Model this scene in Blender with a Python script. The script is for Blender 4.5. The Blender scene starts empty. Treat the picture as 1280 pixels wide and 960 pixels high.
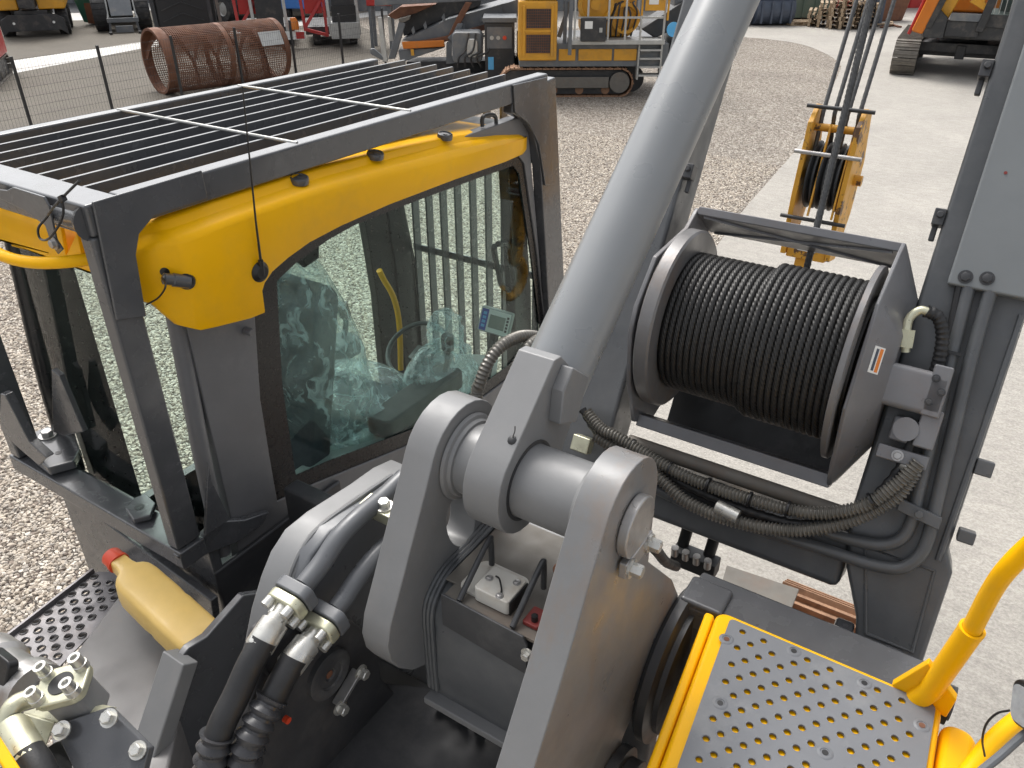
import bpy, bmesh, math, random
from mathutils import Vector, Matrix, Quaternion
from mathutils.geometry import delaunay_2d_cdt
random.seed(7)
SC = bpy.context.scene
COL = SC.collection
# ------------------------------------------------------------------ camera
FX = 1000.0; PITCH = math.radians(30.5); YAW = math.radians(32.8); CAMH = 3.9
cam_d = bpy.data.cameras.new('camera'); cam = bpy.data.objects.new('camera', cam_d); COL.objects.link(cam)
cam.location = (0, 0, CAMH); cam.rotation_euler = (math.radians(90)-PITCH, 0, YAW)
cam_d.sensor_width = 36; cam_d.lens = 36*FX/1280; cam_d.clip_start = 0.05; cam_d.clip_end = 2000
SC.camera = cam
# ------------------------------------------------------------------ sky, sun, exposure
SUN_EL = math.radians(56); SUN_AZ = math.radians(-58)      # azimuth measured from +Y towards +X
W = bpy.data.worlds.new('World'); SC.world = W; W.use_nodes = True
wn = W.node_tree.nodes; wl = W.node_tree.links; wn.clear()
sky = wn.new('ShaderNodeTexSky'); sky.sky_type = 'NISHITA'; sky.sun_disc = False
sky.sun_elevation = SUN_EL; sky.sun_rotation = SUN_AZ; sky.air_density = 1.0; sky.dust_density = 5.0; sky.ozone_density = 1.0
hs = wn.new('ShaderNodeHueSaturation'); hs.inputs['Saturation'].default_value = 0.22     # overcast: a pale, nearly neutral sky
bg = wn.new('ShaderNodeBackground'); bg.inputs['Strength'].default_value = 0.15
wo = wn.new('ShaderNodeOutputWorld')
wl.new(sky.outputs[0], hs.inputs['Color']); wl.new(hs.outputs[0], bg.inputs['Color']); wl.new(bg.outputs[0], wo.inputs['Surface'])
sun_d = bpy.data.lights.new('sun', 'SUN'); sun_d.energy = 0.9; sun_d.angle = math.radians(28); sun_d.color = (1, 0.965, 0.91)
sun = bpy.data.objects.new('sun', sun_d); COL.objects.link(sun)
sdir = Vector((math.cos(SUN_EL)*math.sin(SUN_AZ), math.cos(SUN_EL)*math.cos(SUN_AZ), math.sin(SUN_EL)))
sun.rotation_euler = sdir.to_track_quat('Z', 'Y').to_euler(); sun.location = (0, 0, 30)
SC.view_settings.view_transform = 'Standard'; SC.view_settings.look = 'None'
SC.view_settings.exposure = 0.84; SC.view_settings.gamma = 1.0; SC.view_settings.use_curve_mapping = False
# ------------------------------------------------------------------ pixels (1280 x 960) to points
cp, sp, cy, sy = math.cos(PITCH), math.sin(PITCH), math.cos(YAW), math.sin(YAW)
def ray(u, v):
    R = (u-640)/FX; yd = (v-480)/FX; F = cp-yd*sp; U = -sp-yd*cp
    return Vector((R*cy-F*sy, R*sy+F*cy, U))
def at(u, v, x=None, y=None, z=None, s=None):
    d = ray(u, v)
    if x is not None: s = x/d.x
    if y is not None: s = y/d.y
    if z is not None: s = (z-CAMH)/d.z
    return Vector((d.x*s, d.y*s, CAMH+d.z*s))
EL = math.radians(62); BO = Vector((0, 1.75, 2.2)); BN = Vector((0, -math.sin(EL), math.cos(EL))); BD = Vector((0, math.cos(EL), math.sin(EL)))
def bp(x, t, n=0.0): return Vector((x, 0, 0))+BO+BD*t+BN*n           # a point in the boom's own frame
def atb(u, v, n=0.0):                                                # pixel to a plane n above the boom's upper face
    d = ray(u, v); c = Vector((0, 0, CAMH)); p = BO+BN*n
    return c+d*((p-c).dot(BN)/d.dot(BN))
XA, YA, ZA = Vector((1, 0, 0)), Vector((0, 1, 0)), Vector((0, 0, 1))
# ------------------------------------------------------------------ mesh collector
def catmull(pts, n=8):
    P = [Vector(p) for p in pts]; P = [P[0]*2-P[1]]+P+[P[-1]*2-P[-2]]; out = []
    for i in range(1, len(P)-2):
        a, b, c, d = P[i-1], P[i], P[i+1], P[i+2]
        for k in range(n):
            t = k/n
            out.append(0.5*((2*b)+(c-a)*t+(2*a-5*b+4*c-d)*t*t+(3*b-a-3*c+d)*t**3))
    out.append(P[-2]); return out
def resample(pts, step):
    out = [pts[0].copy()]; acc = 0.0; need = step
    for a, b in zip(pts, pts[1:]):
        L = (b-a).length; pos = 0.0
        while L-pos >= need:
            pos += need; out.append(a.lerp(b, pos/L)); need = step
        need -= (L-pos)
    out.append(pts[-1].copy()); return out
def frames(pts):
    T = []
    for i in range(len(pts)):
        a = pts[max(i-1, 0)]; b = pts[min(i+1, len(pts)-1)]; T.append((b-a).normalized())
    u = T[0].orthogonal().normalized(); out = []
    for i, t in enumerate(T):
        u = (u-t*u.dot(t)).normalized(); out.append((t, u, t.cross(u)))
    return out
class M:
    def __init__(s): s.v = []; s.f = []
    def add(s, v, f):
        o = len(s.v); s.v += [tuple(q) for q in v]; s.f += [tuple(i+o for i in q) for q in f]; return s
    def box(s, lo, hi, R=None, c=None):
        x0, y0, z0 = lo; x1, y1, z1 = hi
        v = [Vector(p) for p in ((x0,y0,z0),(x1,y0,z0),(x1,y1,z0),(x0,y1,z0),(x0,y0,z1),(x1,y0,z1),(x1,y1,z1),(x0,y1,z1))]
        if R is not None: v = [R @ q for q in v]
        if c is not None: v = [q+Vector(c) for q in v]
        return s.add(v, [(0,3,2,1),(4,5,6,7),(0,1,5,4),(1,2,6,5),(2,3,7,6),(3,0,4,7)])
    def obox(s, c, ax, ay, az):                                       # box from centre and three half vectors
        c, ax, ay, az = Vector(c), Vector(ax), Vector(ay), Vector(az)
        v = [c+ax*i+ay*j+az*k for k in (-1, 1) for i, j in ((-1,-1),(1,-1),(1,1),(-1,1))]
        return s.add(v, [(0,3,2,1),(4,5,6,7),(0,1,5,4),(1,2,6,5),(2,3,7,6),(3,0,4,7)])
    def beam(s, a, b, w, h, up=ZA):                                   # rectangular bar between two points
        a, b = Vector(a), Vector(b); t = (b-a).normalized(); up = Vector(up)
        sd = t.cross(up)
        if sd.length < 1e-4: sd = t.orthogonal()
        sd.normalize(); u = sd.cross(t)
        return s.obox((a+b)/2, t*((b-a).length/2), sd*(w/2), u*(h/2))
    def prism(s, poly, vec):
        p = [Vector(q) for q in poly]; vec = Vector(vec); n = len(p)
        nn = Vector((0, 0, 0))
        for i in range(n): nn += p[i].cross(p[(i+1) % n])
        if nn.dot(vec) < 0: p.reverse()
        v = p+[q+vec for q in p]
        f = [tuple(range(n-1, -1, -1)), tuple(range(n, 2*n))]+[(i, (i+1) % n, n+(i+1) % n, n+i) for i in range(n)]
        return s.add(v, f)
    def holed(s, outer, holes, O, U, V, thick, ):                     # plate with real holes; outer/holes in 2D of frame O,U,V
        O, U, V = Vector(O), Vector(U), Vector(V); N = U.cross(V).normalized()*thick
        rings = [list(outer)]+[list(h) for h in holes]
        pts = []; cons = []
        for r in rings:
            o = len(pts); pts += [Vector(q) for q in r]; cons.append(list(range(o, o+len(r))))
        edges = [(c[i], c[(i+1) % len(c)]) for c in cons for i in range(len(c))]
        vv, ee, ff, *_ = delaunay_2d_cdt(pts, edges, [], 0, 1e-6)
        def inside(q, r):
            c = False; j = len(r)-1
            for i in range(len(r)):
                if (r[i][1] > q[1]) != (r[j][1] > q[1]) and q[0] < (r[j][0]-r[i][0])*(q[1]-r[i][1])/(r[j][1]-r[i][1])+r[i][0]: c = not c
                j = i
            return c
        bbs = [(min(q[0] for q in r), max(q[0] for q in r), min(q[1] for q in r), max(q[1] for q in r)) for r in rings[1:]]
        keep = []
        for t in ff:
            c = sum((vv[i] for i in t), Vector((0, 0)))/len(t)
            if not inside(c, rings[0]): continue
            if any(b[0] < c[0] < b[1] and b[2] < c[1] < b[3] and inside(c, r) for b, r in zip(bbs, rings[1:])): continue
            a2 = sum(vv[t[i]][0]*vv[t[(i+1) % len(t)]][1]-vv[t[(i+1) % len(t)]][0]*vv[t[i]][1] for i in range(len(t)))
            keep.append(tuple(t) if a2 > 0 else tuple(reversed(t)))
        P3 = [O+U*q[0]+V*q[1] for q in vv]; n = len(P3)
        F = [tuple(i+n for i in t) for t in keep]+[tuple(reversed(t)) for t in keep]
        cnt = {}
        for t in keep:
            for i in range(len(t)):
                a, b = t[i], t[(i+1) % len(t)]; cnt[(a, b)] = 1
        for (a, b) in cnt:
            if (b, a) not in cnt: F.append((a, b, b+n, a+n))
        return s.add(P3+[q+N for q in P3], F)
    def sweep(s, pts, r, seg=12, caps=True, lobes=0, pitch=0.2, depth=0.18, flat=1.0):
        pts = [Vector(p) for p in pts]; fr = frames(pts); v = []; L = 0.0
        for i, p in enumerate(pts):
            if i: L += (p-pts[i-1]).length
            rr = r(i/(len(pts)-1), L) if callable(r) else r
            t, a, b = fr[i]
            for k in range(seg):
                th = 2*math.pi*k/seg
                q = rr
                if lobes: q = rr*(1-depth+depth*abs(math.cos(lobes*(th+2*math.pi*L/pitch)/2)))
                v.append(p+a*(q*math.cos(th))+b*(q*flat*math.sin(th)))
        n = len(pts); f = [(i*seg+k, i*seg+(k+1) % seg, (i+1)*seg+(k+1) % seg, (i+1)*seg+k) for i in range(n-1) for k in range(seg)]
        if caps: f += [tuple(range(seg-1, -1, -1)), tuple((n-1)*seg+k for k in range(seg))]
        return s.add(v, f)
    def cyl(s, a, b, r, seg=24, r2=None):
        r2 = r if r2 is None else r2
        return s.lathe([(0, 0), (r, 0), (r2, 1), (0, 1)], a, Vector(b)-Vector(a), seg)
    def lathe(s, prof, o, ax, seg=24, ref=None):                      # prof: (radius, fraction along ax)
        o, ax = Vector(o), Vector(ax); t = ax.normalized()
        u = (Vector(ref)-t*Vector(ref).dot(t)).normalized() if ref is not None else t.orthogonal().normalized(); w = t.cross(u)
        v = []; rows = []
        for r, h in prof:
            if r < 1e-7: rows.append([len(v)]); v.append(o+ax*h)
            else:
                rows.append(list(range(len(v), len(v)+seg)))
                for k in range(seg):
                    th = 2*math.pi*k/seg; v.append(o+ax*h+u*(r*math.cos(th))+w*(r*math.sin(th)))
        f = []
        for A, B in zip(rows, rows[1:]):
            for k in range(seg):
                k2 = (k+1) % seg
                if len(A) == 1 and len(B) == 1: continue
                if len(A) == 1: f.append((A[0], B[k2], B[k]))
                elif len(B) == 1: f.append((A[k], A[k2], B[0]))
                else: f.append((A[k], A[k2], B[k2], B[k]))
        return s.add(v, f)
    def bolt(s, p, d, r=0.014, h=0.012, washer=True):
        p, d = Vector(p), Vector(d).normalized()
        if washer: s.cyl(p, p+d*h*0.25, r*1.45, 16)
        s.lathe([(r, 0.2), (r, 0.9), (r*0.85, 1), (0, 1)], p, d*h*1.2, 6); return s
    def loft(s, rows, closed=False, cap=False):
        n = len(rows[0]); v = [q for r in rows for q in r]; f = []
        for i in range(len(rows)-1):
            for k in range(n if closed else n-1):
                k2 = (k+1) % n; f.append((i*n+k, i*n+k2, (i+1)*n+k2, (i+1)*n+k))
        if cap and closed:
            f += [tuple(range(n-1, -1, -1)), tuple((len(rows)-1)*n+k for k in range(n))]
        return s.add(v, f)
    def rrect(s, c, U, V, vec, rad, seg=5):                           # rounded rectangle block
        c, U, V = Vector(c), Vector(U), Vector(V); lu, lv = U.length, V.length; u, w = U/lu, V/lv; poly = []
        for sx, sy_, a0 in ((1, 1, 0), (-1, 1, 90), (-1, -1, 180), (1, -1, 270)):
            for k in range(seg+1):
                a = math.radians(a0+90*k/seg)
                poly.append(c+u*(sx*(lu-rad)+rad*math.cos(a))+w*(sy_*(lv-rad)+rad*math.sin(a)))
        return s.prism(poly, vec)
def mesh_of(m, name):
    me = bpy.data.meshes.new(name); me.from_pydata(m.v, [], m.f); me.validate(); me.update(); return me
def obj(name, m, mat, parent=None, bevel=0.0, smooth=35, label=None, seg=2, loc=None, recalc=False):
    me = mesh_of(m, name) if isinstance(m, M) else m
    if recalc:
        b = bmesh.new(); b.from_mesh(me); bmesh.ops.recalc_face_normals(b, faces=b.faces); b.to_mesh(me); b.free()
    if smooth:
        me.polygons.foreach_set('use_smooth', [True]*len(me.polygons)); me.set_sharp_from_angle(angle=math.radians(smooth))
    if not me.materials: me.materials.append(mat)
    o = bpy.data.objects.new(name, me); COL.objects.link(o)
    if loc is not None: o.location = loc
    if bevel:
        b = o.modifiers.new('edge', 'BEVEL'); b.width = bevel; b.segments = seg; b.limit_method = 'ANGLE'; b.angle_limit = math.radians(40); b.miter_outer = 'MITER_ARC'; b.harden_normals = True
    if parent is not None: attach(o, parent)
    if label: o['label'] = label
    return o
BASE = {}
def attach(o, parent):
    o.parent = parent; o.matrix_parent_inverse = Matrix.Translation(-BASE.get(parent.name, Vector((0, 0, 0))))
def thing(name, label, cat, loc=(0, 0, 0), group=None, local=False, rz=0):
    o = bpy.data.objects.new(name, None); COL.objects.link(o); o.location = loc; o.rotation_euler = (0, 0, rz); o.empty_display_size = 0.3
    if not local: BASE[o.name] = Vector(loc)
    return tag(o, label, cat, group)
def tag(o, label, cat, group=None, kind=None):
    if label: o['label'] = label
    if cat: o['category'] = cat
    if group: o['group'] = group
    if kind: o['kind'] = kind
    return o
def struct(o): o['kind'] = 'structure'; return o
def copy_tree(o, parent=None):
    c = o.copy(); COL.objects.link(c)
    if parent is not None: c.parent = parent
    for ch in list(o.children): copy_tree(ch, c)
    return c

from mathutils.bvhtree import BVHTree
def hit(m, u, v):
    b = BVHTree.FromPolygons([Vector(q) for q in m.v], m.f); p, n, i, d = b.ray_cast(Vector((0, 0, CAMH)), ray(u, v).normalized())
    if p is None: p = at(u, v, s=2.3); n = ZA
    if n.dot(ray(u, v)) > 0: n = -n
    return p, n
# ------------------------------------------------------------------ materials
def mat(name, base, rough=0.5, metal=0.0, var=0.12, scale=6.0, bump=0.0, bscale=60.0, dirt_or_sheen=None, damt=0.0, dscale=3.0, dlo=0.52, dhi=0.68, rvar=0.12, coat=0.0, spec=0.5, streak=False):
    m = bpy.data.materials.new(name); m.use_nodes = True; nt = m.node_tree; N, L = nt.nodes, nt.links
    b = N['Principled BSDF']; b.inputs['Metallic'].default_value = metal; b.inputs['Specular IOR Level'].default_value = spec
    if coat: b.inputs['Coat Weight'].default_value = coat; b.inputs['Coat Roughness'].default_value = 0.12
    tc = N.new('ShaderNodeTexCoord'); n1 = N.new('ShaderNodeTexNoise'); n1.inputs['Scale'].default_value = scale; n1.inputs['Detail'].default_value = 8; n1.inputs['Roughness'].default_value = 0.62
    L.new(tc.outputs['Object'], n1.inputs['Vector'])
    mr = N.new('ShaderNodeMapRange'); mr.inputs['From Min'].default_value = 0.25; mr.inputs['From Max'].default_value = 0.75
    mr.inputs['To Min'].default_value = 1-var; mr.inputs['To Max'].default_value = 1+var; L.new(n1.outputs['Fac'], mr.inputs['Value'])
    mx = N.new('ShaderNodeMix'); mx.data_type = 'RGBA'; mx.blend_type = 'MULTIPLY'; mx.inputs[0].default_value = 1
    mx.inputs[6].default_value = (*base, 1); L.new(mr.outputs[0], mx.inputs[7]); col = mx.outputs[2]
    if dirt_or_sheen:
        n2 = N.new('ShaderNodeTexNoise'); n2.inputs['Scale'].default_value = dscale; n2.inputs['Detail'].default_value = 10; n2.inputs['Roughness'].default_value = 0.7
        if streak:
            mp = N.new('ShaderNodeMapping'); mp.inputs['Scale'].default_value = (1, 1, 0.22); L.new(tc.outputs['Object'], mp.inputs['Vector']); L.new(mp.outputs[0], n2.inputs['Vector'])
        else: L.new(tc.outputs['Object'], n2.inputs['Vector'])
        r2 = N.new('ShaderNodeMapRange'); r2.inputs['From Min'].default_value = dlo; r2.inputs['From Max'].default_value = dhi; r2.inputs['To Max'].default_value = damt; L.new(n2.outputs['Fac'], r2.inputs['Value'])
        m2 = N.new('ShaderNodeMix'); m2.data_type = 'RGBA'; L.new(r2.outputs[0], m2.inputs[0]); L.new(col, m2.inputs[6]); m2.inputs[7].default_value = (*dirt_or_sheen, 1); col = m2.outputs[2]
    L.new(col, b.inputs['Base Color'])
    n3 = N.new('ShaderNodeTexNoise'); n3.inputs['Scale'].default_value = scale*2.3; n3.inputs['Detail'].default_value = 5; L.new(tc.outputs['Object'], n3.inputs['Vector'])
    r3 = N.new('ShaderNodeMapRange'); r3.inputs['From Min'].default_value = 0.3; r3.inputs['From Max'].default_value = 0.7
    r3.inputs['To Min'].default_value = max(0.03, rough-rvar); r3.inputs['To Max'].default_value = min(1, rough+rvar); L.new(n3.outputs['Fac'], r3.inputs['Value']); L.new(r3.outputs[0], b.inputs['Roughness'])
    if bump:
        n4 = N.new('ShaderNodeTexNoise'); n4.inputs['Scale'].default_value = bscale; n4.inputs['Detail'].default_value = 4; L.new(tc.outputs['Object'], n4.inputs['Vector'])
        bm_ = N.new('ShaderNodeBump'); bm_.inputs['Strength'].default_value = bump; bm_.inputs['Distance'].default_value = 0.004; L.new(n4.outputs['Fac'], bm_.inputs['Height']); L.new(bm_.outputs[0], b.inputs['Normal'])
    return m
def glass_mat(name, tint, gl=0.12, rough=0.02, film=0.0):
    m = bpy.data.materials.new(name); m.use_nodes = True; nt = m.node_tree; N, L = nt.nodes, nt.links; N.clear()
    o = N.new('ShaderNodeOutputMaterial'); t = N.new('ShaderNodeBsdfTransparent'); t.inputs[0].default_value = (*tint, 1)
    g = N.new('ShaderNodeBsdfGlossy'); g.inputs['Roughness'].default_value = rough; g.inputs['Color'].default_value = (1, 1, 1, 1)
    lw = N.new('ShaderNodeLayerWeight'); lw.inputs['Blend'].default_value = 0.5; fr = N.new('ShaderNodeMath'); fr.operation = 'POWER'; fr.inputs[1].default_value = 4.5; L.new(lw.outputs['Facing'], fr.inputs[0]); mx = N.new('ShaderNodeMixShader')
    ad = N.new('ShaderNodeMath'); ad.operation = 'MULTIPLY_ADD'; ad.inputs[1].default_value = 0.55; ad.inputs[2].default_value = gl; ad.use_clamp = True
    L.new(fr.outputs[0], ad.inputs[0]); L.new(ad.outputs[0], mx.inputs[0]); L.new(t.outputs[0], mx.inputs[1]); L.new(g.outputs[0], mx.inputs[2])
    last = mx
    if film:
        d = N.new('ShaderNodeBsdfDiffuse'); d.inputs['Color'].default_value = (0.75, 0.86, 0.87, 1); m2 = N.new('ShaderNodeMixShader')
        tc = N.new('ShaderNodeTexCoord'); dz = N.new('ShaderNodeTexNoise'); dz.inputs['Scale'].default_value = 5; dz.inputs['Detail'].default_value = 3; L.new(tc.outputs['Object'], dz.inputs['Vector'])
        vm = N.new('ShaderNodeVectorMath'); vm.operation = 'MULTIPLY_ADD'; vm.inputs[1].default_value = (0.30, 0.30, 0.30); L.new(dz.outputs['Color'], vm.inputs[0]); L.new(tc.outputs['Object'], vm.inputs[2])
        mpp = N.new('ShaderNodeMapping'); mpp.inputs['Scale'].default_value = (3.0, 3.0, 0.7); mpp.inputs['Rotation'].default_value = (0.5, 0.0, 0.3); L.new(vm.outputs[0], mpp.inputs['Vector'])
        nv = N.new('ShaderNodeTexNoise'); nv.inputs['Scale'].default_value = 7; nv.inputs['Detail'].default_value = 5; nv.inputs['Distortion'].default_value = 0.6; L.new(mpp.outputs[0], nv.inputs['Vector'])
        nz = N.new('ShaderNodeMath'); nz.operation = 'MULTIPLY'; nz.inputs[1].default_value = 1.0; L.new(nv.outputs['Fac'], nz.inputs[0])
        r = N.new('ShaderNodeMapRange'); r.interpolation_type = 'SMOOTHSTEP'; r.inputs['From Min'].default_value = 0.46; r.inputs['From Max'].default_value = 0.72; r.inputs['To Min'].default_value = film*0.6; r.inputs['To Max'].default_value = min(0.95, film*4.2); L.new(nv.outputs['Fac'], r.inputs['Value'])
        L.new(r.outputs[0], m2.inputs[0]); L.new(last.outputs[0], m2.inputs[1]); L.new(d.outputs[0], m2.inputs[2]); last = m2
        bm_ = N.new('ShaderNodeBump'); bm_.inputs['Strength'].default_value = 0.6; bm_.inputs['Distance'].default_value = 0.02; L.new(nz.outputs[0], bm_.inputs['Height']); L.new(bm_.outputs[0], g.inputs['Normal'])
    L.new(last.outputs[0], o.inputs['Surface']); return m
MT = {}
MT['grey'] = mat('grey_paint', (0.195, 0.196, 0.197), 0.42, 0.0, 0.10, 5, 0.05, 90, dirt_or_sheen=(0.30, 0.28, 0.26), damt=0.25, dscale=2.2, streak=True)
MT['grey_brown_sheen'] = mat('grey_paint_brown_sheen', (0.195, 0.196, 0.197), 0.36, 0.0, 0.10, 5, 0.05, 90, dirt_or_sheen=(0.23, 0.165, 0.12), damt=0.75, dscale=2.6, dlo=0.46, dhi=0.62, streak=True)  # brown streaks paint a reflection onto the bracket plate, along with brushed texture
MT['cyl'] = mat('grey_cylinder_paint', (0.215, 0.225, 0.233), 0.30, 0.0, 0.06, 3, 0.02, 300, dirt_or_sheen=(0.26, 0.255, 0.24), damt=0.35, dscale=5, dlo=0.45, dhi=0.85, rvar=0.07, streak=True)
MT['guard'] = mat('charcoal_paint', (0.078, 0.080, 0.085), 0.24, 0.0, 0.12, 7, 0.04, 120, dirt_or_sheen=(0.2, 0.2, 0.205), damt=0.28, dscale=3.5, dlo=0.58, dhi=0.75, rvar=0.08, coat=0.45)
MT['dark'] = mat('dark_paint', (0.045, 0.046, 0.049), 0.42, 0.0, 0.15, 7, 0.06, 120, dirt_or_sheen=(0.2, 0.19, 0.18), damt=0.3, dscale=4)
MT['boom'] = mat('boom_paint', (0.088, 0.093, 0.098), 0.38, 0.0, 0.1, 6, 0.10, 40, dirt_or_sheen=(0.22, 0.215, 0.21), damt=0.3, dscale=3, dlo=0.45, dhi=0.8)
MT['winch'] = mat('winch_paint', (0.175, 0.175, 0.182), 0.38, 0.1, 0.12, 6, 0.05, 80, dirt_or_sheen=(0.17, 0.13, 0.115), damt=0.4, dscale=4)
MT['flange'] = mat('worn_flange_steel', (0.19, 0.185, 0.185), 0.42, 0.35, 0.15, 5, 0.1, 60, dirt_or_sheen=(0.22, 0.16, 0.12), damt=0.5, dscale=6)
MT['yellow'] = mat('yellow_paint', (0.95, 0.49, 0.003), 0.36, 0.0, 0.04, 3, 0.02, 200, dirt_or_sheen=(0.60, 0.36, 0.06), damt=0.3, dscale=4, dlo=0.5, dhi=0.75, spec=0.18, rvar=0.06)
MT['yellow_worn'] = mat('worn_yellow_paint', (0.62, 0.31, 0.03), 0.5, 0.0, 0.12, 6, 0.15, 60, dirt_or_sheen=(0.085, 0.045, 0.028), damt=0.95, dscale=9, dlo=0.54, dhi=0.57)
MT['rope'] = mat('greased_steel_rope', (0.032, 0.031, 0.030), 0.42, 0.3, 0.25, 40, 0.0, rvar=0.1)
MT['rope2'] = mat('steel_rope', (0.10, 0.10, 0.10), 0.42, 0.5, 0.25, 40, 0.0)
MT['rubber'] = mat('black_rubber', (0.018, 0.018, 0.019), 0.5, 0.0, 0.2, 20, 0.1, 150)
MT['hose_grey'] = mat('hose_armour', (0.16, 0.152, 0.135), 0.36, 0.3, 0.2, 15)
MT['zinc'] = mat('zinc_plating', (0.62, 0.61, 0.57), 0.34, 0.75, 0.12, 25, 0.05, 150, dirt_or_sheen=(0.3, 0.27, 0.2), damt=0.4, dscale=14)
MT['zinc_y'] = mat('yellow_zinc_plating', (0.55, 0.54, 0.40), 0.36, 0.6, 0.12, 25, 0.05, 150, dirt_or_sheen=(0.25, 0.22, 0.16), damt=0.4, dscale=14)
MT['steel'] = mat('bare_steel', (0.42, 0.41, 0.40), 0.38, 0.7, 0.2, 14, 0.08, 120, dirt_or_sheen=(0.2, 0.13, 0.09), damt=0.5, dscale=9)
MT['alu'] = mat('dusty_metal_panel', (0.14, 0.128, 0.11), 0.65, 0.0, 0.15, 10, 0.05, 100, dirt_or_sheen=(0.16, 0.11, 0.08), damt=0.5, dscale=7)
MT['white'] = mat('white_enamel', (0.55, 0.53, 0.48), 0.45, 0.0, 0.08, 14, 0, dirt_or_sheen=(0.4, 0.3, 0.2), damt=0.4, dscale=12)
MT['red'] = mat('red_plastic', (0.62, 0.06, 0.02), 0.42, 0.0, 0.12, 9)
MT['redpaint'] = mat('red_machine_paint', (0.42, 0.025, 0.022), 0.42, 0.0, 0.15, 2, dirt_or_sheen=(0.2, 0.1, 0.08), damt=0.4, dscale=2)
MT['maroon'] = mat('dull_red', (0.22, 0.03, 0.025), 0.5)
MT['black'] = mat('black_plastic', (0.014, 0.014, 0.015), 0.36, 0.0, 0.15, 20)
MT['frit'] = mat('black_glass_border', (0.006, 0.006, 0.007), 0.28, 0.0, 0.1, 20, rvar=0.03)
MT['bottle'] = mat('amber_plastic', (0.74, 0.50, 0.15), 0.38, 0.0, 0.10, 8)
MT['orange'] = mat('orange_paint', (0.60, 0.17, 0.01), 0.42, 0.0, 0.12, 3, dirt_or_sheen=(0.25, 0.13, 0.05), damt=0.5, dscale=3)
MT['myellow'] = mat('machine_yellow', (0.62, 0.30, 0.02), 0.42, 0.0, 0.12, 3, dirt_or_sheen=(0.3, 0.18, 0.06), damt=0.5, dscale=2.5)
MT['mgrey'] = mat('machine_grey', (0.13, 0.14, 0.15), 0.5, 0.0, 0.2, 2.5, dirt_or_sheen=(0.25, 0.22, 0.18), damt=0.5, dscale=2.5)
MT['mdark'] = mat('machine_dark', (0.03, 0.031, 0.033), 0.5, 0.0, 0.25, 3, dirt_or_sheen=(0.13, 0.11, 0.09), damt=0.5, dscale=3)
MT['rust'] = mat('rusty_steel', (0.17, 0.075, 0.042), 0.8, 0.1, 0.3, 3, 0.2, 30, dirt_or_sheen=(0.08, 0.04, 0.03), damt=0.7, dscale=2.5)
MT['trackrust'] = mat('rusty_track', (0.30, 0.17, 0.10), 0.7, 0.2, 0.3, 8, 0.2, 40, dirt_or_sheen=(0.10, 0.05, 0.03), damt=0.8, dscale=7)
MT['track'] = mat('track_steel', (0.15, 0.135, 0.115), 0.6, 0.3, 0.3, 6, dirt_or_sheen=(0.07, 0.05, 0.04), damt=0.6, dscale=5)
MT['wood'] = mat('pallet_wood', (0.36, 0.27, 0.18), 0.85, 0.0, 0.3, 5, 0.2, 40, dirt_or_sheen=(0.18, 0.14, 0.10), damt=0.6, dscale=2)
MT['seat'] = mat('dark_seat_fabric', (0.03, 0.036, 0.045), 0.8, 0.0, 0.2, 20)
MT['int'] = mat('cab_interior_plastic', (0.035, 0.045, 0.047), 0.5, 0.0, 0.2, 8)
MT['int2'] = mat('pale_console_plastic', (0.28, 0.30, 0.29), 0.5, 0.0, 0.15, 8)
MT['blue'] = mat('blue_label', (0.03, 0.06, 0.35), 0.4)
MT['lblue'] = mat('light_blue_sign', (0.10, 0.42, 0.75), 0.4)
MT['screen'] = mat('grey_screen', (0.20, 0.23, 0.20), 0.2)
MT['label'] = mat('white_label', (0.75, 0.75, 0.72), 0.5, 0, 0.05, 20)
MT['olabel'] = mat('orange_label', (0.75, 0.22, 0.03), 0.5, 0, 0.05, 20)
MT['green'] = mat('dull_green_paint', (0.13, 0.17, 0.13), 0.6, 0, 0.25, 2, dirt_or_sheen=(0.2, 0.17, 0.12), damt=0.5, dscale=2)
MT['dgreen'] = mat('dark_green_paint', (0.02, 0.10, 0.07), 0.5)
MT['navy'] = mat('blue_grey_paint', (0.06, 0.075, 0.105), 0.45, 0, 0.2, 3)
MT['truckblue'] = mat('blue_paint', (0.03, 0.14, 0.42), 0.45)
MT['tyre'] = mat('tyre_rubber', (0.028, 0.028, 0.029), 0.8, 0, 0.3, 8, dirt_or_sheen=(0.15, 0.13, 0.11), damt=0.5, dscale=4)
MT['fence'] = mat('fence_black', (0.02, 0.02, 0.021), 0.5)
MT['galv'] = mat('galvanised_steel', (0.45, 0.45, 0.43), 0.5, 0.5, 0.15, 8)
MT['tread'] = mat('grey_tread_plate', (0.155, 0.162, 0.175), 0.55, 0.0, 0.10, 5, 0.06, 120, dirt_or_sheen=(0.30, 0.30, 0.29), damt=0.4, dscale=4)
MT['step'] = mat('step_plate', (0.19, 0.18, 0.185), 0.42, 0.3, 0.2, 9, 0.1, 80, dirt_or_sheen=(0.16, 0.12, 0.1), damt=0.5, dscale=6)
MT['film'] = glass_mat('plastic_film', (0.90, 0.96, 0.96), 0.10, 0.12, film=0.16)
MT['glass'] = glass_mat('tinted_glass', (0.86, 0.945, 0.92), 0.012)
MT['glass2'] = glass_mat('clear_glass', (0.90, 0.96, 0.94), 0.012)
MT['lamp'] = mat('lamp_lens', (0.5, 0.52, 0.53), 0.15, 0.3, 0.2, 60)
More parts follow.
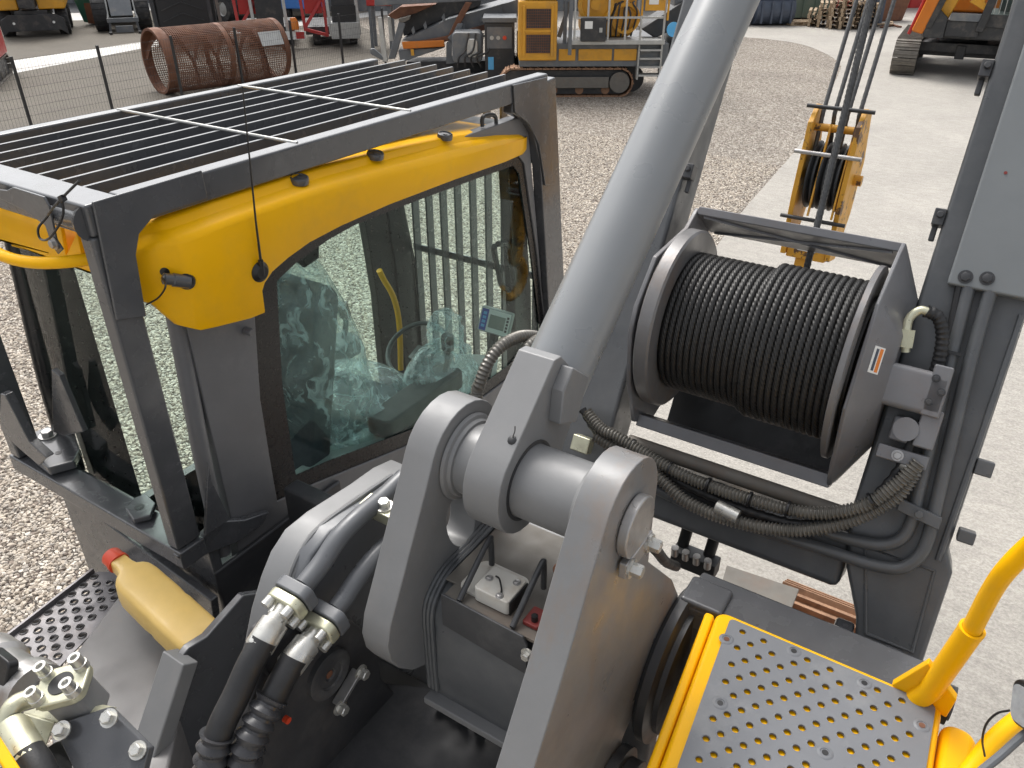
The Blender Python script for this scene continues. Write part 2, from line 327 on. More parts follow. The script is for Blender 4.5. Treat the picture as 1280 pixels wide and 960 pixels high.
def ground_mat():
    m = bpy.data.materials.new('gravel'); m.use_nodes = True; N, L = m.node_tree.nodes, m.node_tree.links; b = N['Principled BSDF']
    tc = N.new('ShaderNodeTexCoord'); nz = N.new('ShaderNodeTexNoise'); nz.inputs['Scale'].default_value = 14; nz.inputs['Detail'].default_value = 3
    L.new(tc.outputs['Object'], nz.inputs['Vector'])
    va = N.new('ShaderNodeVectorMath'); va.operation = 'MULTIPLY_ADD'; va.inputs[1].default_value = (0.05, 0.05, 0.05); L.new(nz.outputs['Color'], va.inputs[0]); L.new(tc.outputs['Object'], va.inputs[2])
    v = N.new('ShaderNodeTexVoronoi'); v.feature = 'F1'; v.inputs['Scale'].default_value = 30; L.new(va.outputs[0], v.inputs['Vector'])
    ve = N.new('ShaderNodeTexVoronoi'); ve.feature = 'DISTANCE_TO_EDGE'; ve.inputs['Scale'].default_value = 30; L.new(va.outputs[0], ve.inputs['Vector'])
    sp_ = N.new('ShaderNodeSeparateColor'); L.new(v.outputs['Color'], sp_.inputs[0])
    cr = N.new('ShaderNodeValToRGB'); e = cr.color_ramp.elements
    e[0].position = 0; e[0].color = (0.19, 0.15, 0.125, 1); e[1].position = 1; e[1].color = (0.62, 0.56, 0.48, 1)
    for p, c in ((0.18, (0.22, 0.18, 0.14)), (0.36, (0.44, 0.385, 0.315)), (0.55, (0.34, 0.305, 0.26)), (0.75, (0.52, 0.465, 0.395))):
        q = e.new(p); q.color = (*c, 1)
    L.new(sp_.outputs[0], cr.inputs[0])
    big = N.new('ShaderNodeTexNoise'); big.inputs['Scale'].default_value = 0.35; big.inputs['Detail'].default_value = 6; L.new(tc.outputs['Object'], big.inputs['Vector'])
    mr = N.new('ShaderNodeMapRange'); mr.inputs['From Min'].default_value = 0.3; mr.inputs['From Max'].default_value = 0.7; mr.inputs['To Min'].default_value = 0.85; mr.inputs['To Max'].default_value = 1.15; L.new(big.outputs['Fac'], mr.inputs['Value'])
    mx = N.new('ShaderNodeMix'); mx.data_type = 'RGBA'; mx.blend_type = 'MULTIPLY'; mx.inputs[0].default_value = 1; L.new(cr.outputs[0], mx.inputs[6]); L.new(mr.outputs[0], mx.inputs[7])
    # soil between the pebbles
    ed = N.new('ShaderNodeMapRange'); ed.inputs['From Min'].default_value = 0.0; ed.inputs['From Max'].default_value = 0.12; L.new(ve.outputs['Distance'], ed.inputs['Value'])
    m2 = N.new('ShaderNodeMix'); m2.data_type = 'RGBA'; L.new(ed.outputs[0], m2.inputs[0]); m2.inputs[6].default_value = (0.15, 0.12, 0.095, 1); L.new(mx.outputs[2], m2.inputs[7])
    # the yard beyond the fence is trodden, sandier ground
    sx = N.new('ShaderNodeSeparateXYZ'); L.new(tc.outputs['Object'], sx.inputs[0])
    L.new(m2.outputs[2], b.inputs['Base Color'])
    b.inputs['Roughness'].default_value = 0.85
    ml = N.new('ShaderNodeMath'); ml.operation = 'POWER'; ml.inputs[1].default_value = 0.5; L.new(ed.outputs[0], ml.inputs[0])
    bu = N.new('ShaderNodeBump'); bu.inputs['Strength'].default_value = 1.0; bu.inputs['Distance'].default_value = 0.03; L.new(ml.outputs[0], bu.inputs['Height']); L.new(bu.outputs[0], b.inputs['Normal'])
    return m
def concrete_mat(name, base, sc=1.0):
    m = bpy.data.materials.new(name); m.use_nodes = True; N, L = m.node_tree.nodes, m.node_tree.links; b = N['Principled BSDF']; b.inputs['Roughness'].default_value = 0.85
    tc = N.new('ShaderNodeTexCoord'); col = None
    mp = N.new('ShaderNodeMapping'); mp.inputs['Rotation'].default_value = (0, 0, 0.4); mp.inputs['Scale'].default_value = (0.55, 1.5, 1); L.new(tc.outputs['Object'], mp.inputs['Vector'])
    def nz(scale, lo, hi, a, c, detail=6, vec=None):
        n = N.new('ShaderNodeTexNoise'); n.inputs['Scale'].default_value = scale; n.inputs['Detail'].default_value = detail; n.inputs['Roughness'].default_value = 0.7
        L.new(vec or tc.outputs['Object'], n.inputs['Vector']); r = N.new('ShaderNodeMapRange'); r.inputs['From Min'].default_value = lo; r.inputs['From Max'].default_value = hi; r.inputs['To Min'].default_value = a; r.inputs['To Max'].default_value = c
        L.new(n.outputs['Fac'], r.inputs['Value']); return r.outputs[0]
    def mul(a, v):
        x = N.new('ShaderNodeMix'); x.data_type = 'RGBA'; x.blend_type = 'MULTIPLY'; x.inputs[0].default_value = 1
        if isinstance(a, tuple): x.inputs[6].default_value = (*a, 1)
        else: L.new(a, x.inputs[6])
        L.new(v, x.inputs[7]); return x.outputs[2]
    c = mul(base, nz(0.5*sc, 0.3, 0.7, 0.86, 1.1)); c = mul(c, nz(9*sc, 0.35, 0.65, 0.86, 1.08, 8, mp.outputs[0])); c = mul(c, nz(45*sc, 0.4, 0.6, 0.86, 1.10, 3))
    L.new(c, b.inputs['Base Color'])
    bu = N.new('ShaderNodeBump'); bu.inputs['Strength'].default_value = 0.5; bu.inputs['Distance'].default_value = 0.01; L.new(nz(40, 0.3, 0.7, 0, 1), bu.inputs['Height']); L.new(bu.outputs[0], b.inputs['Normal'])
    return m
MT['gravel'] = ground_mat()
MT['concrete'] = concrete_mat('pale_concrete', (0.365, 0.342, 0.305))
MT['slab'] = concrete_mat('far_concrete', (0.60, 0.585, 0.55), 0.5)
MT['asphalt'] = concrete_mat('asphalt', (0.06, 0.062, 0.066), 0.5)
MT['sand'] = concrete_mat('trodden_gravel', (0.115, 0.10, 0.078), 1.3)

def stone_mat():
    m = bpy.data.materials.new('gravel_stone'); m.use_nodes = True; N, L = m.node_tree.nodes, m.node_tree.links; b = N['Principled BSDF']; b.inputs['Roughness'].default_value = 0.8
    oi = N.new('ShaderNodeObjectInfo'); cr = N.new('ShaderNodeValToRGB'); e = cr.color_ramp.elements
    e[0].position = 0; e[0].color = (0.11, 0.085, 0.07, 1); e[1].position = 1; e[1].color = (0.66, 0.60, 0.52, 1)
    for p, c in ((0.12, (0.22, 0.18, 0.14)), (0.32, (0.42, 0.36, 0.29)), (0.48, (0.32, 0.29, 0.255)), (0.68, (0.50, 0.44, 0.36)), (0.85, (0.55, 0.475, 0.385))):
        q = e.new(p); q.color = (*c, 1)
    L.new(oi.outputs['Random'], cr.inputs[0]); tc = N.new('ShaderNodeTexCoord'); n = N.new('ShaderNodeTexNoise'); n.inputs['Scale'].default_value = 1.5; n.inputs['Detail'].default_value = 4; L.new(tc.outputs['Object'], n.inputs['Vector'])
    r = N.new('ShaderNodeMapRange'); r.inputs['To Min'].default_value = 0.75; r.inputs['To Max'].default_value = 1.2; L.new(n.outputs['Fac'], r.inputs['Value'])
    x = N.new('ShaderNodeMix'); x.data_type = 'RGBA'; x.blend_type = 'MULTIPLY'; x.inputs[0].default_value = 1; L.new(cr.outputs[0], x.inputs[6]); L.new(r.outputs[0], x.inputs[7]); L.new(x.outputs[2], b.inputs['Base Color'])
    return m
MT['stone'] = stone_mat()
MT['tank'] = mat('tank_sheet_paint', (0.16, 0.153, 0.15), 0.45, 0, 0.12, 5, 0.05, 80, dirt_or_sheen=(0.2, 0.16, 0.13), damt=0.5, dscale=5)
MT['matte'] = mat('matte_deck_paint', (0.042, 0.042, 0.045), 0.62, 0, 0.2, 6, 0.1, 60, dirt_or_sheen=(0.10, 0.095, 0.09), damt=0.5, dscale=4)
MT['pipe'] = mat('blue_grey_pipe_paint', (0.115, 0.12, 0.128), 0.36, 0, 0.1, 8, 0.03, 120)
MT['sleeve'] = mat('black_sleeve', (0.04, 0.04, 0.043), 0.33, 0, 0.15, 12)
# ------------------------------------------------------------------ the ground
g = M().add([(-140, -60, 0), (100, -60, 0), (100, 160, 0), (-140, 160, 0)], [(0, 1, 2, 3)])
struct(obj('gravel_ground', g, MT['gravel'], smooth=0))
cr_pts = [at(u, v, z=0.004) for u, v in ((880, 330), (925, 268), (962, 225), (1000, 180), (1028, 130), (1047, 95), (1050, 80), (1030, 66), (1000, 55), (960, 49), (925, 46))]
edge = catmull(cr_pts, 5)
poly = [Vector((-2.6, -60, 0.004)), Vector((-2.6, 4.5, 0.004))]+edge+[at(700, 34, z=0.004), Vector((-60, 62, 0.004)), Vector((-60, 160, 0.004)), Vector((100, 160, 0.004)), Vector((100, -60, 0.004))]
struct(obj('concrete_road', M().add(poly, [tuple(range(len(poly)-1, -1, -1))]), MT['concrete'], smooth=0))
yd = [(-140, -60), (-17.6, -60), (-17.6, 20.5), (-21, 24), (-60, 50), (-140, 160)]
struct(obj('trodden_yard', M().add([(x, y, 0.004) for x, y in yd], [tuple(range(6))]), MT['sand'], smooth=0))
def strip(name, px, m, z):
    p = [at(u, v, z=z) for u, v in px]; struct(obj(name, M().add(p, [tuple(range(len(p)))]), m, smooth=0, recalc=True))
strip('concrete_strip', [(-60, 110), (0, 95), (180, 60), (420, 26), (520, 14), (520, 8), (420, 20), (180, 52), (0, 78), (-60, 90)], MT['slab'], 0.009)
strip('far_concrete_strip', [(-60, 38), (20, 27), (115, 25), (230, 6), (420, -18), (420, -26), (230, -4), (113, 16), (20, 17), (-60, 24)], MT['slab'], 0.009)
strip('asphalt_road', [(-60, 23), (20, 16.5), (113, 15.5), (230, -5), (230, -60), (-60, -30)], MT['asphalt'], 0.013)
# loose stones over the near gravel
ga = [Vector((-14, 0.2, 0)), Vector((-2.9, 0.2, 0)), Vector((-2.9, 4.5, 0))]+[Vector((q.x-0.05, q.y, 0)) for q in edge if q.y < 15]+[Vector((-9.5, 15, 0)), Vector((-14, 9.5, 0))]
gs = obj('gravel_stones', M().add(ga, [tuple(range(len(ga)))]), MT['stone'], smooth=0, recalc=True); gs['kind'] = 'stuff'
ng = bpy.data.node_groups.new('scatter_stones', 'GeometryNodeTree'); ng.interface.new_socket('Geometry', in_out='INPUT', socket_type='NodeSocketGeometry'); ng.interface.new_socket('Geometry', in_out='OUTPUT', socket_type='NodeSocketGeometry')
gi = ng.nodes.new('NodeGroupInput'); go = ng.nodes.new('NodeGroupOutput'); dp = ng.nodes.new('GeometryNodeDistributePointsOnFaces'); dp.inputs['Density'].default_value = 1300; ng.links.new(gi.outputs[0], dp.inputs['Mesh'])
ico = ng.nodes.new('GeometryNodeMeshIcoSphere'); ico.inputs['Radius'].default_value = 0.016; ico.inputs['Subdivisions'].default_value = 2
sx_ = ng.nodes.new('FunctionNodeRandomValue'); sx_.data_type = 'FLOAT_VECTOR'; sx_.inputs[0].default_value = (0.7, 0.55, 0.45); sx_.inputs[1].default_value = (1.55, 1.15, 0.85)
rx_ = ng.nodes.new('FunctionNodeRandomValue'); rx_.data_type = 'FLOAT_VECTOR'; rx_.inputs[0].default_value = (-0.5, -0.5, 0); rx_.inputs[1].default_value = (0.5, 0.5, 6.283); rx_.inputs['Seed'].default_value = 5
nzp = ng.nodes.new('ShaderNodeTexNoise'); nzp.inputs['Scale'].default_value = 60; sp_n = ng.nodes.new('GeometryNodeSetPosition'); vs = ng.nodes.new('ShaderNodeVectorMath'); vs.operation = 'MULTIPLY_ADD'; vs.inputs[1].default_value = (0.016, 0.016, 0.016); vs.inputs[2].default_value = (-0.008, -0.008, -0.008)
ng.links.new(nzp.outputs['Color'], vs.inputs[0]); ng.links.new(ico.outputs[0], sp_n.inputs['Geometry']); ng.links.new(vs.outputs[0], sp_n.inputs['Offset'])
smt = ng.nodes.new('GeometryNodeSetMaterial'); smt.inputs['Material'].default_value = MT['stone']; ng.links.new(sp_n.outputs[0], smt.inputs[0])
ip = ng.nodes.new('GeometryNodeInstanceOnPoints'); ng.links.new(dp.outputs['Points'], ip.inputs['Points']); ng.links.new(smt.outputs[0], ip.inputs['Instance']); ng.links.new(sx_.outputs[0], ip.inputs['Scale']); ng.links.new(rx_.outputs[0], ip.inputs['Rotation'])
ng.links.new(ip.outputs[0], go.inputs[0]); gm_ = gs.modifiers.new('stones', 'NODES'); gm_.node_group = ng
# ------------------------------------------------------------------ the crane everything stands on
CR = thing('crawler_crane', 'grey and yellow crawler crane with caged cab, rope winch and raised boom', 'crane', (-0.8, 1.2, 0))
gp = MT['guard']
# ---- cab guard
XR, XL, YB, YF, ZT = -1.92, -2.88, 1.04, 3.28, 3.28
m = M().box((XL, YB, ZT-0.085), (XR, YB+0.10, ZT)); m.box((XR-0.06, YB+0.10, ZT-0.085), (XR, YF, ZT)); m.box((XL, YB+0.10, ZT-0.085), (XL+0.05, YF-0.1, ZT))
GD = obj('cab_guard', m, gp, CR, 0.008, label='charcoal steel guard cage bolted around the cab')
for i in range(7):
    x = XL+0.05+(XR-0.06-XL-0.05)*(i+1)/8
    obj('roof_slat', M().box((x-0.006, YB+0.085, ZT-0.066), (x+0.006, YF-0.03-0.012*i, ZT-0.004)), gp, GD, 0.0015)
for y in (1.77, 2.33):
    obj('cross_rod', M().sweep([(XL+0.02, y, ZT-0.001), (XR-0.02, y, ZT-0.001)], 0.0055, 8), MT['galv'], GD)
obj('cross_strap', M().box((XL+0.03, 3.02, ZT-0.078), (XR-0.03, 3.10, ZT-0.0665)), gp, GD, 0.002)
obj('cross_strap', M().box((XL+0.03, 1.75, ZT-0.078), (XR-0.03, 1.80, ZT-0.0665)), gp, GD, 0.002)
# rear right post, corner gusset plate
obj('guard_post', M().box((XR-0.055, 1.035, 2.16), (XR-0.001, 1.122, ZT-0.085)), gp, GD, 0.008)
obj('guard_post', M().box((XL-0.01, 1.035, 2.16), (XL+0.05, 1.122, ZT-0.085)), gp, GD, 0.008)
gus = [(113, 252), (144, 400), (181, 395), (168, 318), (172, 292), (190, 270), (258, 248), (250, 212)]
obj('corner_gusset', M().prism([at(u, v, x=XR+0.0005) for u, v in gus], (0.009, 0, 0)), gp, GD, 0.004)
# front right post with its curved shoulder
fp = [(683, 95), (687, 170), (691, 260), (698, 398), (678, 420), (671, 300), (664, 200), (655, 165), (645, 148), (628, 140), (630, 118)]
obj('guard_post', M().prism([at(u, v, x=XR-0.05) for u, v in fp], (0.049, 0, 0)), gp, GD, 0.006)
obj('guard_post', M().box((XL, 3.12, 1.7), (XL+0.05, 3.2, ZT-0.09)), gp, GD, 0.006)
obj('shoulder_plate', M().prism([at(u, v, x=XR+0.0005) for u, v in ((640, 106), (682, 96), (687, 165), (690, 230), (680, 232), (672, 180), (660, 155), (642, 140))], (0.008, 0, 0)), gp, GD, 0.003)
hk = catmull([at(603, 158, x=-1.97), at(603, 148, x=-1.97), at(608, 144, x=-1.97), at(617, 144, x=-1.97), at(620, 149, x=-1.97), at(620, 158, x=-1.97)], 5)
# front cage: upright bars and straps in front of the windscreen
for i in range(9):
    x = -2.78+i*0.098
    obj('front_bar', M().box((x-0.006, 3.30, 1.35), (x+0.006, 3.355, 3.12)), gp, GD, 0.002)
for z in (1.55, 2.25, 2.86):
    obj('front_strap', M().box((-2.84, 3.358, z-0.02), (-1.95, 3.366, z+0.02)), gp, GD, 0.002)
obj('front_rail', M().box((-2.86, 3.30, 3.12), (-1.99, 3.36, 3.16)), gp, GD, 0.004); obj('front_rail', M().box((-2.86, 3.30, 1.30), (-1.93, 3.36, 1.35)), gp, GD, 0.004)
# lower rear frame of the guard
m = M().box((XL-0.02, 1.03, 2.09), (XR+0.012, 1.125, 2.158)); obj('base_rail', m, gp, GD, 0.006)
# mounts on the base rail
mp = [at(u, v, z=2.20) for u, v in ((30, 545), (60, 532), (88, 545), (100, 560), (92, 576), (60, 585), (40, 570))]
obj('mount_plate', M().prism(mp, (0, 0, -0.035)), gp, GD, 0.006)
p = at(60, 545, z=2.20); obj('mount_bolt', M().bolt(p, ZA, 0.022, 0.02), MT['steel'], GD)
p = at(73, 566, z=2.20); obj('mount_hole', M().cyl(p+ZA*0.0005, p+ZA*0.001, 0.012, 16), MT['black'], GD)
for k in range(3): pass
p = at(72, 570, z=2.14); obj('rubber_mount', M().lathe([(0, 0), (0.06, 0), (0.06, .2), (0.045, .25), (0.045, .5), (0.065, .55), (0.065, 1), (0, 1)], p-ZA*0.10, ZA*0.115, 20), MT['dark'], GD)
q = [at(u, v, z=2.165) for u, v in ((158, 640), (170, 627), (184, 622), (196, 634), (190, 650), (168, 655))]
obj('mount_plate', M().prism(q, (0, 0, 0.02)), gp, GD, 0.005)
p = at(174, 634, z=2.185); obj('mount_hole', M().cyl(p+ZA*0.0003, p+ZA*0.0012, 0.016, 16), MT['black'], GD)
fin = [at(u, v, x=-1.945) for u, v in ((214, 692), (245, 668), (268, 648), (300, 646), (330, 636), (322, 652), (290, 674), (250, 690), (226, 704))]
obj('bracket_fin', M().prism(fin, (0.03, 0, 0)), gp, GD, 0.006)
obj('bracket_fin', M().prism([at(u, v, x=-1.90) for u, v in ((258, 577), (262, 600), (285, 648), (254, 668), (256, 610))], (0.012, 0, 0)), gp, GD, 0.003)
obj('bracket_fin', M().prism([at(u, v, y=1.14) for u, v in ((64, 462), (74, 470), (104, 540), (80, 545), (66, 540))], (0, 0.02, 0)), gp, GD, 0.003)
obj('bracket_fin', M().prism([at(u, v, y=1.0) for u, v in ((0, 492), (6, 494), (36, 552), (58, 572), (48, 582), (18, 556), (0, 536))], (0, 0.03, 0)), gp, GD, 0.004)
# ---- cab
CX0, CX1 = -2.85, -1.95
win = [(316, 352), (344, 326), (394, 291), (430, 272), (520, 238), (600, 210), (648, 194), (656, 205), (662, 250), (672, 320), (684, 425), (640, 470), (540, 545), (396, 604), (347, 627), (338, 575), (326, 500)]
def yz(q): return (q.y, q.z)
cabg = mat('cab_grey_paint', (0.15, 0.15, 0.155), 0.40, 0, 0.10, 6, 0.04, 120, dirt_or_sheen=(0.28, 0.27, 0.26), damt=0.25, dscale=4)
wpoly = [at(u, v, x=CX1) for u, v in win]
outer = [(1.26, 1.25), (3.34, 1.25), (3.36, 2.0), (3.15, 3.12), (1.26, 3.12)]
m = M().holed(outer, [[yz(q) for q in wpoly]], (CX1-0.05, 0, 0), YA, ZA, 0.05)
CAB = obj('cab', m, cabg, CR, 0.006, label='grey operator cab with yellow roof cap and plastic wrapped seat inside')
ctr = sum(wpoly, Vector())/len(wpoly)
inner = [ctr+(q-ctr)*0.90 for q in wpoly]
inner = [Vector((CX1, q.y+(0.02 if q.y < 2 else 0.045*min(1, max(0, (q.y-2.3)/0.6))), q.z)) for q in inner]
obj('glass_border', M().holed([yz(q) for q in wpoly], [[yz(q) for q in inner]], (CX1-0.012, 0, 0), YA, ZA, 0.004), MT['frit'], CAB)
obj('side_window', M().prism([Vector((CX1-0.018, q.y, q.z)) for q in wpoly], (0.004, 0, 0)), MT['glass'], CAB)
# rear right quarter: narrow corner glass between the guard post and the pillar, and the lower body
m = M().prism([(-1.95, 1.26, 1.25), (-2.0, 1.18, 1.25), (-2.8, 1.18, 1.25), (-2.85, 1.26, 1.25), (-2.85, 3.3, 1.25), (-1.95, 3.3, 1.25)], (0, 0, 0.10)); obj('cab_floor', m, MT['int'], CAB)
m = M().box((-2.80, 1.16, 1.35), (-1.99, 1.20, 2.02)); obj('rear_panel', m, cabg, CAB, 0.01)
m = M().sweep(catmull([(-1.965, 1.21, 2.0), (-1.968, 1.22, 2.4), (-1.985, 1.25, 2.8), (-2.0, 1.27, 3.1)], 6), 0.028, 12); obj('corner_pillar', m, cabg, CAB)
m = M().sweep(catmull([(-2.83, 1.21, 2.0), (-2.83, 1.22, 2.4), (-2.82, 1.25, 2.8), (-2.80, 1.27, 3.1)], 6), 0.035, 12); obj('corner_pillar', m, MT['black'], CAB)
rg = []
for i in range(7):
    a = i/6; z = 2.0+1.1*a; rg.append([Vector((-2.84+0.86*k/8, 1.19+0.07*a-0.05*math.sin(math.pi*k/8), z)) for k in range(9)])
obj('rear_window', M().loft(rg), MT['glass'], CAB)
# left wall with its door window, front posts, windscreen
m = M().holed([(1.26, 1.25), (3.34, 1.25), (3.36, 2.0), (3.15, 3.12), (1.26, 3.12)], [[(1.42, 1.72), (2.06, 1.72), (2.06, 2.98), (1.42, 2.98)], [(2.13, 1.45), (2.98, 1.45), (2.98, 2.1), (2.90, 2.98), (2.13, 2.98)]], (CX0, 0, 0), YA, ZA, 0.05); obj('door_wall', m, MT['black'], CAB, 0.006)
obj('door_window', M().box((CX0+0.02, 1.40, 1.70), (CX0+0.024, 2.08, 3.0)), MT['glass2'], CAB)
obj('door_window', M().box((CX0+0.02, 2.11, 1.43), (CX0+0.024, 3.0, 3.0)), MT['glass2'], CAB)
for x in (CX0+0.03, CX1-0.085):
    obj('front_pillar', M().prism([Vector((x-0.03, a, b)) for a, b in ((3.34, 1.3), (3.30, 2.2), (3.17, 3.1), (3.06, 3.1), (3.14, 2.2), (3.16, 1.3))], (0.06, 0, 0)), MT['black'], CAB, 0.01)
obj('windscreen', M().add([(CX0+.06, 3.30, 1.5), (CX1-.1, 3.30, 1.5), (CX1-.1, 3.25, 2.2), (CX0+.06, 3.25, 2.2), (CX1-.1, 3.12, 3.06), (CX0+.06, 3.12, 3.06)], [(0, 1, 2, 3), (3, 2, 4, 5)]), MT['glass2'], CAB)
obj('head_lining', M().box((CX0+.02, 1.3, 3.06), (CX1-.06, 3.12, 3.09)), MT['int'], CAB, 0.01)
# yellow roof cap: lofted cross sections along the cab
def roof_row(y, low, top, xo, xi=-2.88):
    rr = [(xo-0.02, low), (xo-0.003, low), (xo, low+0.006), (xo+0.002, (low+top)/2), (xo-0.002, top-0.078), (xo-0.007, top-0.064), (xo-0.018, top-0.056), (xo-0.050, top-0.046), (xo-0.056, top-0.042), (xo-0.064, top-0.026), (xo-0.072, top-0.020), (xo-0.13, top-0.016), (xo-0.17, top-0.022)]
    lf = [(-4.76-a, b if b > 3.0 else 3.0) for a, b in reversed(rr)]
    return [Vector((a, y, b)) for a, b in rr+lf]
st = [(1.135, 3.02, 3.09, -2.06), (1.14, 2.985, 3.13, -2.01), (1.155, 2.965, 3.155, -1.975), (1.175, 2.955, 3.17, -1.95), (1.192, 2.92, 3.18, -1.932), (1.21, 2.885, 3.19, -1.912), (1.24, 2.868, 3.197, -1.884), (1.252, 2.862, 3.20, -1.872), (1.30, 2.855, 3.203, -1.864), (1.42, 2.835, 3.208, -1.860), (1.475, 2.832, 3.208, -1.860), (1.478, 2.90, 3.208, -1.860), (1.495, 2.925, 3.208, -1.860), (1.53, 2.948, 3.208, -1.861), (1.60, 2.970, 3.208, -1.862), (1.70, 2.99, 3.208, -1.864), (1.85, 3.0, 3.203, -1.868), (2.1, 3.004, 3.19, -1.872), (2.5, 2.994, 3.165, -1.88), (2.9, 2.972, 3.125, -1.90), (3.08, 2.962, 3.10, -1.925), (3.14, 2.965, 3.085, -1.945), (3.17, 2.98, 3.07, -1.98), (3.175, 3.0, 3.05, -2.05)]
rows = [roof_row(*q) for q in st]
RFM = M().loft(rows)
RF = obj('roof_cap', M().loft(rows).add(rows[0], [tuple(range(len(rows[0])))]).add(rows[-1], [tuple(range(len(rows[0])-1, -1, -1))]), MT['yellow'], CR, smooth=40, label='glossy yellow moulded roof cap of the cab', recalc=True)
for u, v in ((374, 227), (469, 196), (556, 172)):
    p, n_ = hit(RFM, u, v); n_ = Vector((0.22, -0.03, 0.97)).normalized(); p = p+n_*0.013; obj('roof_plug', M().lathe([(0.031, -2.5), (0.031, -0.3), (0.029, .5), (0.024, .6), (0.023, 0.1), (0.008, 0.1), (0.008, .5), (0, .5)], p, n_*0.006, 20), MT['guard'], RF)
obj('roof_hatch', M().rrect((-2.39, 2.15, 3.188), (0.36, 0, 0), (0, 0.82, 0), (0, 0, 0.014), 0.05), MT['frit'], RF, 0.004)
obj('lifting_eye', M().sweep(hk, 0.009, 8), MT['dark'], RF)
# rear lamp stub on the roof's rear corner
p, n_ = hit(RFM, 233, 352); q, n2 = hit(RFM, 206, 340)
obj('lamp_socket', M().cyl(p-n_*0.01, p+n_*0.0015, 0.024, 20), MT['black'], RF); obj('lamp_socket', M().cyl(q-n2*0.01, q+n2*0.0015, 0.013, 16), MT['black'], RF)
e_ = at(203, 348, s=(p-Vector((0, 0, CAMH))).dot(Vector((0, 0, 0)))+ray(233, 352).dot(p-Vector((0, 0, CAMH)))/ray(233, 352).length_squared-0.05)
obj('lamp_stub', M().lathe([(0, 0), (0.019, 0), (0.019, .6), (0.016, .64), (0.016, .95), (0.009, 1), (0, 1)], p-(e_-p)*0.1, (e_-p)*1.1, 18), MT['guard'], RF)
obj('lamp_cable', M().sweep(catmull([e_, at(207, 358, s=2.13), at(198, 372, s=2.16), at(183, 381, s=2.2)], 6), 0.0026, 6), MT['black'], RF)
# antenna
a0 = at(326, 340, x=-1.855); a1 = at(303, 108, x=-1.80)
obj('antenna_base', M().lathe([(0, 0), (0.032, 0), (0.032, .5), (0.02, 1), (0, 1)], a0+Vector((-.012, 0, 0)), Vector((0.022, 0, 0)), 24).sweep([a0+Vector((0.005, 0, -0.01)), a0+Vector((0.008, 0, 0.04))], 0.008, 10), MT['black'], CAB)
obj('antenna_rod', M().sweep([a0+Vector((0.008, 0, 0.03)), a0.lerp(a1, 0.3), a1], lambda t, L: 0.0042-0.0022*t, 8), MT['black'], CAB)
for (u, v) in ((307, 413), (240, 555), (262, 470)):
    p = at(u, v, x=CX1+0.001)
    if u == 307: obj('pillar_knob', M().lathe([(0, 0), (0.013, 0), (0.013, .8), (0.010, 1), (0, 1)], p, Vector((0.03, 0, 0)), 18), cabg, CAB)
# sun-visor style bracket at window's upper corner
obj('window_latch', M().prism([at(u, v, x=CX1-0.03) for u, v in ((368, 305), (396, 288), (396, 322), (378, 334), (368, 326))], (0.012, 0, 0)), MT['black'], CAB, 0.003)
hp = catmull([at(618, 308, x=CX1-0.06), at(618, 315, x=CX1-0.09), at(623, 340, x=CX1-0.09), at(628, 358, x=CX1-0.09), at(640, 362, x=CX1-0.09), at(642, 350, x=CX1-0.06), at(638, 325, x=CX1-0.06), at(634, 306, x=CX1-0.06), at(622, 305, x=CX1-0.06)], 5)
obj('grab_handle', M().sweep(hp, 0.014, 10), MT['black'], CAB)
# ---- inside the cab
SY = 0.22
obj('operator_seat', M().rrect((-2.36, 1.62+SY, 2.25), (0.24, 0, 0), (0, 0.10, 0.42), (0, 0.12, -0.03), 0.06).rrect((-2.36, 1.98+SY, 1.82), (0.25, 0, 0), (0, 0.26, 0), (0, 0, 0.13), 0.06).rrect((-2.36, 1.55+SY, 2.76), (0.13, 0, 0), (0, 0.03, 0.10), (0, 0.08, -0.02), 0.04).box((-2.55, 1.75+SY, 1.35), (-2.15, 2.2+SY, 1.82)), MT['seat'], CAB, 0.02)
for sx in (-1, 1):
    obj('armrest_console', M().rrect((-2.36+sx*0.32, 2.15+SY, 1.95), (0.07, 0, 0), (0, 0.28, 0), (0, 0, 0.09), 0.04).box((-2.36+sx*0.32-0.06, 1.95+SY, 1.36), (-2.36+sx*0.32+0.06, 2.25+SY, 1.95)), MT['int'], CAB, 0.012)
    jl = catmull([(-2.36+sx*0.32, 2.36+SY, 2.03), (-2.36+sx*0.32, 2.39+SY, 2.13), (-2.36+sx*0.33, 2.38+SY, 2.22)], 5)
    obj('joystick', M().sweep(jl, lambda t, L: 0.014+0.016*(t > 0.5), 10), MT['black'], CAB)
def film(name, rowsf, nu, nv, amp, seedn, label=None):
    random.seed(seedn); ph = [(random.uniform(3, 13), random.uniform(3, 13), random.uniform(0, 6)) for _ in range(9)]
    R_ = []
    for i in range(nu+1):
        r = []
        for j in range(nv+1):
            p = rowsf(i/nu, j/nv); w = 0.0
            for a, b, c in ph: w += 1-2*abs(math.sin(a*i/nu*1.3+b*j/nv*1.3+c))
            r.append(p+Vector((0.8, -0.3, 0.5))*(amp*w/4))
        R_.append(r)
    return obj(name, M().loft(R_), MT['film'], CAB, smooth=28, label=label)
def bag(cx, y0, y1, z0, z1, hw, lean):
    def f(u, v):
        th = 2*math.pi*u; z = z0+(z1-z0)*v; k = math.sin(math.pi*min(max(v*0.92+0.08, 0), 1))**0.35
        return Vector((cx+hw*k*math.cos(th), (y0+y1)/2+(y1-y0)/2*k*math.sin(th)+lean*(1-v), z))
    return f
film('seat_film', bag(-2.33, 1.60, 2.14, 1.70, 2.88, 0.29, 0.22), 60, 40, 0.018, 3, 'crumpled clear plastic film wrapped over the seat')
film('seat_film', bag(-2.33, 1.80, 2.56, 1.72, 2.12, 0.33, 0.0), 56, 20, 0.024, 5, 'crumpled clear plastic film wrapped over the seat cushion')
